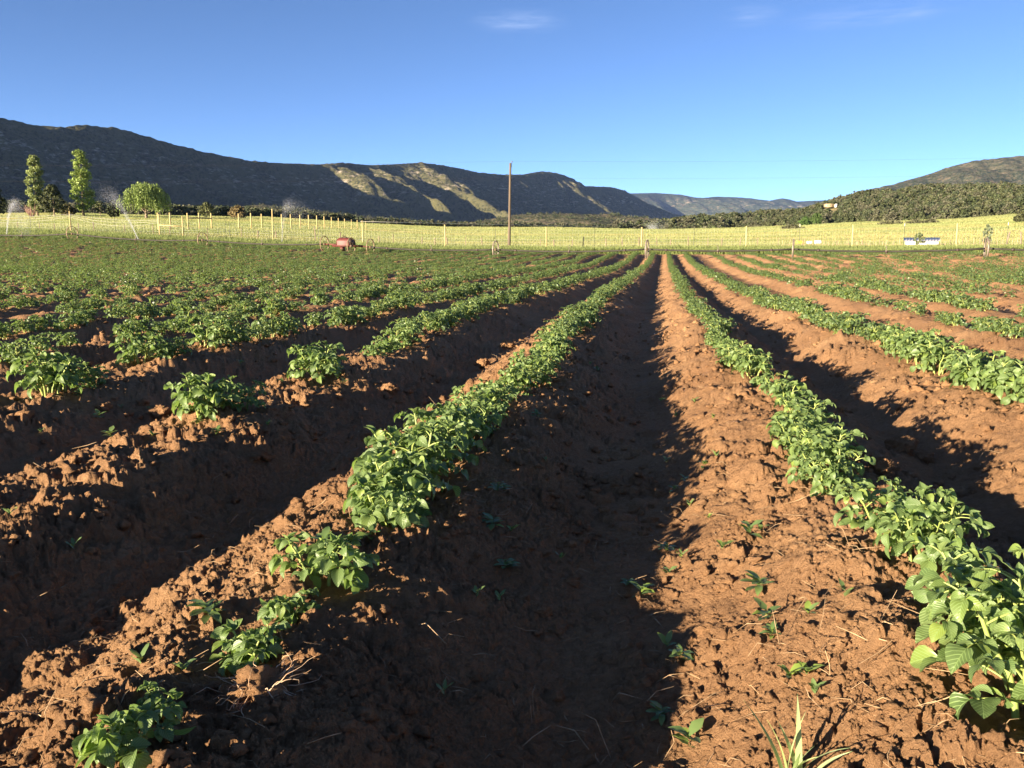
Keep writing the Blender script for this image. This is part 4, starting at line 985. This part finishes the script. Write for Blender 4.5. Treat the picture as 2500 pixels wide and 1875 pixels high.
def irrigator():
    root = empty('wheel_line_irrigator', (0, 0, 0), 'long wheel line irrigation pipe on spoked steel wheels along the field end', 'irrigation line')
    wp = [-420, -62, 178, 495, 1210, 1580, 1937, 2410, 2900]
    pts = [axle(px) for px in wp]
    for px, p in zip(wp, pts):
        if -100 < px < 2600: put_wheel(p, root, px in (1210, 1580, 1937, 2410))
    mv = [792, 834, 864, 904]; am = [axle(px) for px in mv]
    allp = sorted([(px, p, 1) for px, p in zip(wp, pts)] + [(px, p, 0) for px, p in zip(mv, am)], key=lambda k: k[0])
    mb = MB(); jb = MB()
    for (pa, A, _), (pb, B, _) in zip(allp[:-1], allp[1:]):
        if pa in (792, 834, 864): continue
        L = np.linalg.norm(B - A); sag = .0011 * L * L
        t = np.linspace(0, 1, 13); q = A[None] + (B - A)[None] * t[:, None]; q[:, 2] -= 4 * sag * t * (1 - t)
        tube(mb, q, .074, 10)
        for tt in (.14, .5, .86) if L > 8 else (.5,):
            c = A + (B - A) * tt; c = c - UP * 4 * sag * tt * (1 - tt)
            tube(jb, [c - WD * .09, c + WD * .09], .098, 10)
        if L > 6:
            c = A + (B - A) * .5 - UP * sag; s = MB()
            tube(s, [c - UP * .16, c + UP * .02], .03, 6); tube(s, [c, c + UP * .34], .022, 6)
            tube(s, [c + UP * .32 - WD * .02, c + UP * .40 + WD * .11], .028, 6)
            box(s, c + UP * .02, WD * .07, WN * .075, UP * .075)
            s.build('sprinkler', M['wheel_pale'], root)
    mb.build('pipe', M['pipe'], root, True); jb.build('coupler', M['dark'], root)['kind'] = 'stuff'
    # drive unit in the line
    du = MB(); c0 = (am[1] + am[2]) / 2
    for s in (-1, 1):
        tube(du, [c0 + WD * 1.35 + WN * .42 * s - UP * .06, c0 - WD * 1.30 + WN * .42 * s - UP * .06], .075, 4)
    for k in (-1.1, -.3, .5, 1.25): box(du, c0 + WD * k - UP * .06, WD * .05, WN * .44, UP * .05)
    box(du, c0 + WD * .55 - UP * .34, WD * .16, WN * .2, UP * .26)
    frame = du.build('drive_frame', M['red'], root)
    hd = MB(); t = np.linspace(0, np.pi, 15); prof = np.concatenate([[(-.52, -.02)], np.stack([-.52 * np.cos(t) ** 1, .30 + .36 * np.sin(t)], 1), [(.52, -.02)]]); n = len(prof)
    ends = (.62, .45, -.45, -.62); sc_ = (.90, 1, 1, .90); v = []
    cc = c0 + WD * .28
    for e, k in zip(ends, sc_):
        for a, b in prof: v.append(cc + WD * e + WN * a * k + UP * (b * k + .02))
    fs = [grid_faces(4, n), np.array([list(range(n))]), np.array([[3 * n + k for k in range(n)][::-1]])]; hd.add(v, fs); hd.build('engine_hood', M['red'], frame)
    vt = MB()
    for k in range(4): box(vt, cc + WD * .635 + UP * (.14 + .1 * k), WD * .012, WN * .26, UP * .02)
    box(vt, cc - WD * .70 + UP * .28, WD * .06, WN * .40, UP * .24); vt.build('engine', M['dark'], frame)
    sh = MB(); tube(sh, [am[0] + WD * .3, am[1] - WD * .2], .062, 8); tube(sh, [am[2], am[3]], .06, 8); tube(sh, [am[1], am[2]], .06, 8); sh.build('drive_shaft', M['red'], frame)
    for p in (am[0], am[1] + WN * .5, am[2] - WN * .5, am[3]): put_wheel(p, root, False, 'drive_wheel')
irrigator()

# ------------------------------------------------------------------ water sprays
def water_mat():
    m, n, l, b = mat('water_droplets', (.85, .88, .92), .3, .5)
    tr = n.new('ShaderNodeBsdfTransparent'); td = n.new('ShaderNodeBsdfTranslucent'); td.inputs['Color'].default_value = (.85, .88, .95, 1)
    m1_ = n.new('ShaderNodeMixShader'); m1_.inputs[0].default_value = .5; l.new(b.outputs[0], m1_.inputs[1]); l.new(td.outputs[0], m1_.inputs[2])
    m2_ = n.new('ShaderNodeMixShader'); m2_.inputs[0].default_value = .72; l.new(m1_.outputs[0], m2_.inputs[1]); l.new(tr.outputs[0], m2_.inputs[2]); l.new(m2_.outputs[0], n['Material Output'].inputs['Surface'])
    return m
M['water'] = water_mat()
def spray(px0, py0, y, path, n, label, seed, s0=.014, wid=(.03, 1.0), fall=.5, pw=1.5, dens=1.2):
    r_ = np.random.default_rng(seed); p = unproj(px0, py0, y)
    ctr = np.array([unproj(a, b, y) for a, b in [(px0, py0)] + path]) - p
    k = np.linspace(0, 1, len(ctr)); t = r_.random(n) ** dens
    c = np.stack([np.interp(t, k, ctr[:, i]) for i in range(3)], 1)
    w = wid[0] + (wid[1] - wid[0]) * t ** pw
    c += r_.normal(0, 1, (n, 3)) * w[:, None] * np.array((1, 1.4, .9)); c[:, 2] -= np.abs(r_.normal(0, 1, n)) * fall * t ** 1.5 * 2.2
    c = c[c[:, 2] > -.2]; n = len(c); t = t[:n]
    s = s0 * r_.uniform(.5, 1.3, (n, 1, 1)) * (1 + .6 * t[:, None, None])
    oct_ = np.array([(1, 0, 0), (-1, 0, 0), (0, 1, 0), (0, -1, 0), (0, 0, 1.3), (0, 0, -1.3)])
    of = np.array([[0, 2, 4], [2, 1, 4], [1, 3, 4], [3, 0, 4], [2, 0, 5], [1, 2, 5], [3, 1, 5], [0, 3, 5]])
    mb = MB(); mb.add((c[:, None] + oct_[None] * s).reshape(-1, 3), (of[None] + (np.arange(n) * 6)[:, None, None]).reshape(-1, 3))
    o = mb.build('water_spray', M['water'], label=label, cat='water spray', group='sprinkler jets of the wheel line'); o.location = tuple(p)
spray(16, 571, 91, [(20, 530), (27, 500), (36, 487), (48, 510), (60, 560), (66, 590)], 11000, 'tall sprinkler fan of water near the left edge of the field', 81, wid=(.03, .6), fall=.5, dens=.9, s0=.0075)
spray(337, 583, 86, [(318, 543), (296, 503), (276, 478), (256, 461)], 6500, 'slanting jet of water beside the weeping willow', 82, wid=(.03, .6), fall=.22, pw=2.2, s0=.0075)
spray(688, 590, 80, [(690, 545), (697, 500), (706, 492), (722, 500), (745, 512)], 5000, 'faint sprinkler plume by the tall fence post', 83, wid=(.03, .6), fall=.45, dens=.9, s0=.0065)
spray(1598, 558, 500, [(1585, 553), (1600, 551), (1625, 556)], 5000, 'distant bluish sprinkler mist at the far edge of the meadow', 84, s0=.035, wid=(1.2, 3.2), fall=.4)

# ------------------------------------------------------------------ fences
def post_mb(p, h, r, lean=(0, 0), n=8):
    mb = MB(); d = np.array((lean[0], lean[1], 1.)); tube(mb, [p - UP * .2, p + d * h * .5, p + d * h], [r, r, r * .95], n); return mb
def tall_fence():
    e = empty('tall_wire_fence', (0, 0, 0), 'tall yellow post deer fence with thin wire mesh behind the field', 'fence')
    wood = [(175, 48, -.02), (391, 52, -.03), (448, 50, -.02), (667, 76, -.02), (886, 51, -.01), (1087, 52, 0), (1334, 50, 0), (1567, 49, 0), (1822, 51, .01), (2081, 53, 0), (2336, 58, .02), (2620, 58, 0)]
    tops = []
    for px, hp, ln in wood:
        p = fence_pt(px); h = hp * p[1] / F + .18; 
        post_mb(p, h, .085, (-ln - .01, 0)).build('wooden_post', M['post'], e); tops.append((px, p, h))
    for px in (78, 230, 284, 552, 562, 778, 989, 1209, 1451, 1694, 1951, 2206, 2458):
        p = fence_pt(px); post_mb(p, 2.35, .026, (.004, 0), 5).build('steel_post', M['tpost'], e)
    for px in (1951, 2206, 2458):
        p = fence_pt(px); tb = MB(); tube(tb, [p + UP * 2.2, p + UP * 2.5], .04, 6); tb.build('post_cap', M['rope'], e)
    a, b = fence_pt(391), fence_pt(448); rb = MB(); tube(rb, [a + UP * 1.55, b + UP * 1.50], .065, 8); rb.build('brace_rail', M['post'], e)
    wm = MB(); pxs = np.arange(-150, 2690, 60); base = [fence_pt(px) for px in pxs]
    for hh in (.12, .3, .5, .75, 1.05, 1.4, 1.75, 2.05):
        tube(wm, [q + UP * (hh + .01 * math.sin(i * 2.1 + hh * 9)) - WN * .09 for i, q in enumerate(base)], .0045, 3, caps=False)
    for px in np.arange(-150, 2680, 7.2):
        q = fence_pt(px); tube(wm, [q - WN * .09 + UP * .1, q - WN * .09 + UP * 2.06], .0045, 3, caps=False)
    wm.build('wire_mesh', M['wire'], e)
    rp = MB()
    ps = [(-150, 2.1), (175, 2.35), (391, 2.2)]
    for (pa, ha), (pb, hb) in zip(ps[:-1], ps[1:]):
        for dh, sg in ((0, .35), (-.15, .55), (-.33, .75)):
            t = np.linspace(0, 1, 18); q = []
            for tt in t:
                g = fence_pt(pa + (pb - pa) * tt); q.append(np.array((g[0], g[1] - .12, 0)) + UP * ((1 - tt) * (fence_pt(pa)[2] + ha) + tt * (fence_pt(pb)[2] + hb) + dh - 4 * sg * tt * (1 - tt)))
            tube(rp, q, .012, 4, caps=False)
    rp.build('white_rope', M['rope'], e)
tall_fence()
def far_fence():
    e = empty('far_post_fence', (0, 0, 0), 'row of tall yellow posts running away across the meadow at left', 'fence')
    tab = [(384.5, 519, 129), (414, 519, 131), (457, 520, 132.5), (485, 520, 134), (515, 521, 136), (582, 521, 139), (612, 520, 142), (638, 522, 146), (687, 523, 154), (709, 523, 160), (732, 524, 167), (753, 525, 174), (773, 526, 182), (791, 528, 190), (809, 530, 200), (826, 532, 210), (841, 534, 220), (858, 536, 230), (872, 537, 240), (884, 538, 248), (893, 541, 256)]
    prev = None
    for i, (px, py, y) in enumerate(tab):
        top = unproj(px, py, y); g = gz(top[0], top[1]); mb = MB(); tube(mb, [np.array((top[0], top[1], g - .2)), top], .11, 6); mb.build('wooden_post', M['post'], e)
        if px in (485, 515, 858, 893):
            mb = MB(); tube(mb, [prev - UP * (.75 if px < 600 else .35), top - UP * (.75 if px < 600 else .35)], .09, 6); mb.build('brace_rail', M['grey_wood'] if px < 600 else M['post'], e)
        prev = top
    mb = MB()
    for hh in (.3, .8, 1.3, 1.9):
        q = []
        for px, py, y in tab: t_ = unproj(px, py, y); q.append(np.array((t_[0], t_[1], gz(t_[0], t_[1]) + hh)))
        tube(mb, q, .006, 3, caps=False)
    mb.build('wire', M['wire'], e)
far_fence()
def old_fence():
    e = empty('old_stock_fence', (0, 0, 0), 'low old fence of short leaning grey posts behind the dirt track', 'fence')
    r_ = np.random.default_rng(3); wires = []
    for px in (3, 47, 100, 136, 195, 232, 306, 376, 415, 446, 508, 590, 630, 674, 771, 830, 884, 925, 961, 1030, 1062, 1093, 1136, 1178, 1246, 1319, 1352, 1396, 1423, 1480, 1520, 1560, 1605, 1637, 1680, 1729, 1762, 1806, 1850):
        p = fence_pt(px, 8.2); h = r_.uniform(.85, 1.3) * (1.5 if px == 771 else 1.7 if px == 1246 else 1); post_mb(p, h, r_.uniform(.035, .075), (r_.normal(0, .06), 0), 6).build('old_post', M['grey_wood'], e); wires.append(p)
    mb = MB()
    for hh in (.35, .65, .9): tube(mb, [p + UP * (hh + r_.normal(0, .03)) for p in wires], .006, 3, caps=False)
    mb.build('barbed_wire', M['wire'], e)
    e = empty('stake_fence', (0, 0, 0), 'pale stakes and dry vine canes lined up beside the chicken shed', 'fence')
    for i, px in enumerate(np.arange(1905, 2540, 11.5)):
        px = px + r_.normal(0, 3)
        if 2203 < px < 2292: continue
        p = fence_pt(px, 9.5); h = r_.uniform(.55, 1.0) if px < 2440 or i % 3 else 1.5; post_mb(p, h, r_.uniform(.018, .04) if h < 1.2 else .09, (r_.normal(0, .14), 0), 5).build('stake', M['straw'] if i % 3 else M['grey_wood'], e)
    mb = MB()
    for _ in range(130):
        px = r_.uniform(1890, 2530); 
        if 2203 < px < 2292: continue
        p = fence_pt(px, 9.8); q = [p]
        for k in range(4): q.append(q[-1] + np.array((r_.normal(0, .12), r_.normal(0, .06), r_.uniform(.02, .25))))
        tube(mb, q, [.016, .014, .012, .009, .005], 4, caps=False)
    mb.build('dry_vine', simple('dry_vines', (.30, .22, .15), (.44, .36, .26), 6), e)['kind'] = 'stuff'
old_fence()

# ------------------------------------------------------------------ power pole and its wires
def power():
    b = fence_pt(1243, -.8); e = empty('power_pole', b, 'tall weathered wooden power pole standing at the field end', 'utility pole')
    top = unproj(1246, 398, b[1]); H = top[2] - b[2]; dx = top[0] - b[0]
    mb = MB(); z = np.linspace(-.3, H, 10); tube(mb, [(dx * k / H, .0, k) for k in z], np.linspace(.175, .115, 10), 10); mb.build('shaft', M['pole'], e, True)
    mb = MB(); tube(mb, [(dx + .12, 0, H - .45), (dx + .17, 0, H + .08)], .018, 6); tube(mb, [(dx + .17, 0, H + .05), (dx + .17, 0, H + .12), (dx + .17, 0, H + .22)], [.04, .075, .045], 8); mb.build('insulator', M['insul'], e)
    mb = MB(); tube(mb, [(dx * .84 + .11, 0, H - 1.62), (dx * .84 + .24, 0, H - 1.55)], .04, 6); mb.build('spool_insulator', M['insul'], e)
    for nm, off, lab, sag in (('power_line', np.array((dx + .17, 0, H + .2)), 'upper thin power wire running from the pole top', 1.0), ('power_line', np.array((dx * .84 + .24, 0, H - 1.55)), 'lower thin power wire running from below the pole top', 1.0)):
        mb = MB()
        for sg in (-1, 1):
            t = np.linspace(0, 1, 26); L = 85.; q = np.stack([off[0] + sg * L * t, off[1] + sg * L * t * -.06, off[2] + .9 * t * (1 if sg > 0 else .5) - 4 * sag * .5 * t * (1 - t)], 1); tube(mb, q, .0045, 4, caps=False)
        o = mb.build(nm, M['dark'], label=lab, cat='power line', group='wires of the power pole'); o.location = tuple(b)
power()

# ------------------------------------------------------------------ shed, tanks, far irrigation lines, house on the hill
def shed():
    a = unproj(2212, 602, 97); b = unproj(2287, 602, 97); g = (gz(a[0], a[1]) + gz(b[0], b[1])) / 2; a[2] = b[2] = g - .05
    e = empty('chicken_shed', (a + b) / 2, 'low white shed with a ribbed grey blue metal roof', 'shed', None, -.44)
    L = np.linalg.norm(b - a) / 2; zt = unproj(2250, 587.5, 97)[2] - a[2]; zr = zt + .62 * (unproj(2250, 578, 98.2)[2] - a[2] - zt); D = 1.5
    mb = MB(); v = [(-L, 0, 0), (L, 0, 0), (L, D, 0), (-L, D, 0), (-L, 0, zt), (L, 0, zt), (L, D, zr + .02), (-L, D, zr + .02)]; mb.add(v, BOXF); mb.build('wall', M['white'], e)
    mb = MB(); n = 97; x = np.linspace(-L - .14, L + .10, n); c = np.where(np.arange(n) % 8 < 2, .045, .0); y0, z0, y1, z1 = -.22, zt - .03, D + .1, zr + .07
    vv = np.concatenate([np.stack([x, np.full(n, y0), z0 + c], 1), np.stack([x, np.full(n, y1), z1 + c], 1), np.stack([x, np.full(n, y1), z1 + c - .02], 1), np.stack([x, np.full(n, y0), z0 + c - .02], 1)]); f = grid_faces(4, n)
    mb.add(vv, f); mb.build('roof', M['roof'], e)
    for k in (-.98, -.28, .34, .97):
        mb = MB(); box(mb, (L * k, -.035, zt / 2), (.035, 0, 0), (0, .03, 0), (0, 0, zt / 2 - .02)); mb.build('wall_batten', M['rope'], e)
    mb = MB(); box(mb, (0, -.05, zt - .05), (L * .97, 0, 0), (0, .03, 0), (0, 0, .03)); mb.build('eave_beam', M['dark'], e)
shed()
def cyl_thing(name, px0, px1, py, y, r, m, label, cat, legs=True):
    a = unproj(px0, py, y); b = unproj(px1, py, y); g = gz(a[0], a[1]); zz = max(a[2] + r, g + r + (.12 if legs else 0)); c = (a + b) / 2; e = empty(name, (c[0], c[1], g), label, cat); h = (b[0] - a[0]) / 2
    mb = MB(); xs = np.array((-h, -h * .93, -h * .55, h * .55, h * .93, h)); tube(mb, [(k, 0, zz - g) for k in xs], [r * .72, r * .95, r, r, r * .95, r * .72], 16); mb.build('tank_body', m, e, False)
    mb = MB()
    for k in (-.6, .6): box(mb, (h * k, 0, (zz - g - r) / 2 + .06), (.05, 0, 0), (0, r * .8, 0), (0, 0, (zz - g - r) / 2 + .08))
    mb.build('cradle', M['dark'], e)
    return e
cyl_thing('fuel_tank', 1943.5, 1960, 600, 104, .21, M['yellow'], 'bright yellow barrel tank standing left of two white tanks', 'tank')
cyl_thing('white_tank', 1969.5, 1981.5, 601, 104, .19, M['white'], 'smaller white tank next to the yellow barrel tank', 'tank')
cyl_thing('white_tank', 1988.5, 2004, 601, 104, .23, M['white'], 'larger white tank furthest from the yellow barrel tank', 'tank')
def far_line(pts, label, cart=None, step=12.2, m='rope', rw=.55, pr=.075):
    P = [unproj(*p) for p in pts]; e = empty('far_irrigation_line', (0, 0, 0), label, 'irrigation line', 'irrigation lines out on the meadow')
    mb = MB(); tube(mb, P, pr, 5); mb.build('pipe', M[m], e)
    A, B = P[0], P[-1]; L = np.linalg.norm(B - A); n = int(L / step); d = (B - A) / L; s = np.cross(d, UP)
    rim = MB(); t = np.linspace(0, 2 * np.pi, 17); tube(rim, np.stack([np.cos(t) * rw, 0 * t, np.sin(t) * rw], 1), .045, 4, caps=False); me = rim.mesh('wheel', M['wheel_pale'])
    cum = np.concatenate([[0], np.cumsum([np.linalg.norm(P[i + 1] - P[i]) for i in range(len(P) - 1)])])
    for k in range(min(n, 60)):
        w = cum[-1] * (k + .5) / n; p = [float(np.interp(w, cum, [q[i] for q in P])) for i in range(3)]
        o = bpy.data.objects.new('wheel', me); COL.objects.link(o); o.parent = e; o.location = p; o.rotation_euler = (0, 0, math.atan2(d[1], d[0]) - math.pi / 2)
    if cart:
        c = unproj(*cart); mb = MB(); box(mb, c + UP * .25, d * .9, s * .5, UP * .28); box(mb, c - UP * .12, d * 1.1, s * .55, UP * .07); tube(mb, [c + d * .7 - UP * .9, c + d * .7], .06, 5); tube(mb, [c - d * .7 - UP * .9, c - d * .7], .06, 5); mb.build('yellow_drive_unit', M['yellow'], e)
far_line([(880, 540.5, 330), (1000, 543.5, 350), (1200, 548, 380), (1480, 553.5, 420)], 'far pale irrigation pipe crossing before the dark scrub at centre', pr=.09)
far_line([(1990, 573, 215), (2086, 579.5, 190), (2205, 592, 150)], 'far irrigation pipe with a yellow drive unit at right', (2088, 578.5, 189), pr=.05)
far_line([(2290, 577.5, 190), (2400, 578, 188), (2520, 579, 186)], 'far pale irrigation pipe right of the chicken shed', pr=.06)
def house():
    x, y, z = wood_pt(2027, HT); e = empty('hillside_house', (x, y, z), 'small tan and white house among the junipers on the hillside', 'house')
    s = y / F
    mb = MB(); v = [(-14 * s, 0, 0), (5 * s, 0, 0), (5 * s, 6, 0), (-14 * s, 6, 0), (-14 * s, 0, 7 * s), (5 * s, 0, 7 * s), (5 * s, 6, 7 * s), (-14 * s, 6, 7 * s)]
    mb.add(np.array(v) + (0, 0, 1.2), BOXF); mb.build('wall', simple('tan_stucco', (.36, .28, .16), (.44, .35, .21), 1), e)
    mb = MB(); v = [(6 * s, -.6, 0), (11 * s, -.6, 0), (11 * s, 6, 0), (6 * s, 6, 0), (6 * s, -.6, 8 * s), (11 * s, -.6, 8.6 * s), (11 * s, 6, 8.6 * s), (6 * s, 6, 8 * s)]; mb.add(np.array(v) + (0, 0, 1.0), BOXF); mb.build('white_gable', M['white'], e)
    mb = MB(); box(mb, (-4.5 * s, 3, 7 * s + 1.35), (10.5 * s, 0, 0), (0, 3.6, 0), (0, 0, .13)); mb.build('roof', simple('house_roof', (.30, .22, .15), (.36, .28, .19), 1), e)
    mb = MB()
    for k in (-11, -6, -1): box(mb, (k * s, -.02, 4 * s + 1.2), (1.1 * s, 0, 0), (0, .05, 0), (0, 0, 1.2 * s))
    mb.build('window', M['dark'], e)['kind'] = 'stuff'
house()

# ------------------------------------------------------------------ thin haze round everything on the ground
def haze():
    bpy.context.view_layer.update(); mb = MB(); zt = [(o.matrix_world @ Vector(c)).z for o in bpy.data.objects if o.type == 'MESH' for c in o.bound_box]; lo, hi = min(zt) - 1, max(zt) + 10
    box(mb, (0, 4000, (lo + hi) / 2), (19500, 0, 0), (0, 19500, 0), (0, 0, (hi - lo) / 2)); 
    m = bpy.data.materials.new('haze_air'); m.use_nodes = True; n = m.node_tree.nodes; n.clear()
    o = n.new('ShaderNodeOutputMaterial'); p = n.new('ShaderNodeVolumePrincipled'); p.inputs['Density'].default_value = 1.5e-5; p.inputs['Color'].default_value = (.32, .48, .92, 1); p.inputs['Anisotropy'].default_value = 0
    m.node_tree.links.new(p.outputs[0], o.inputs['Volume']); mb.build('haze', m, kind='stuff', label='thin blue haze filling the valley air')
haze()
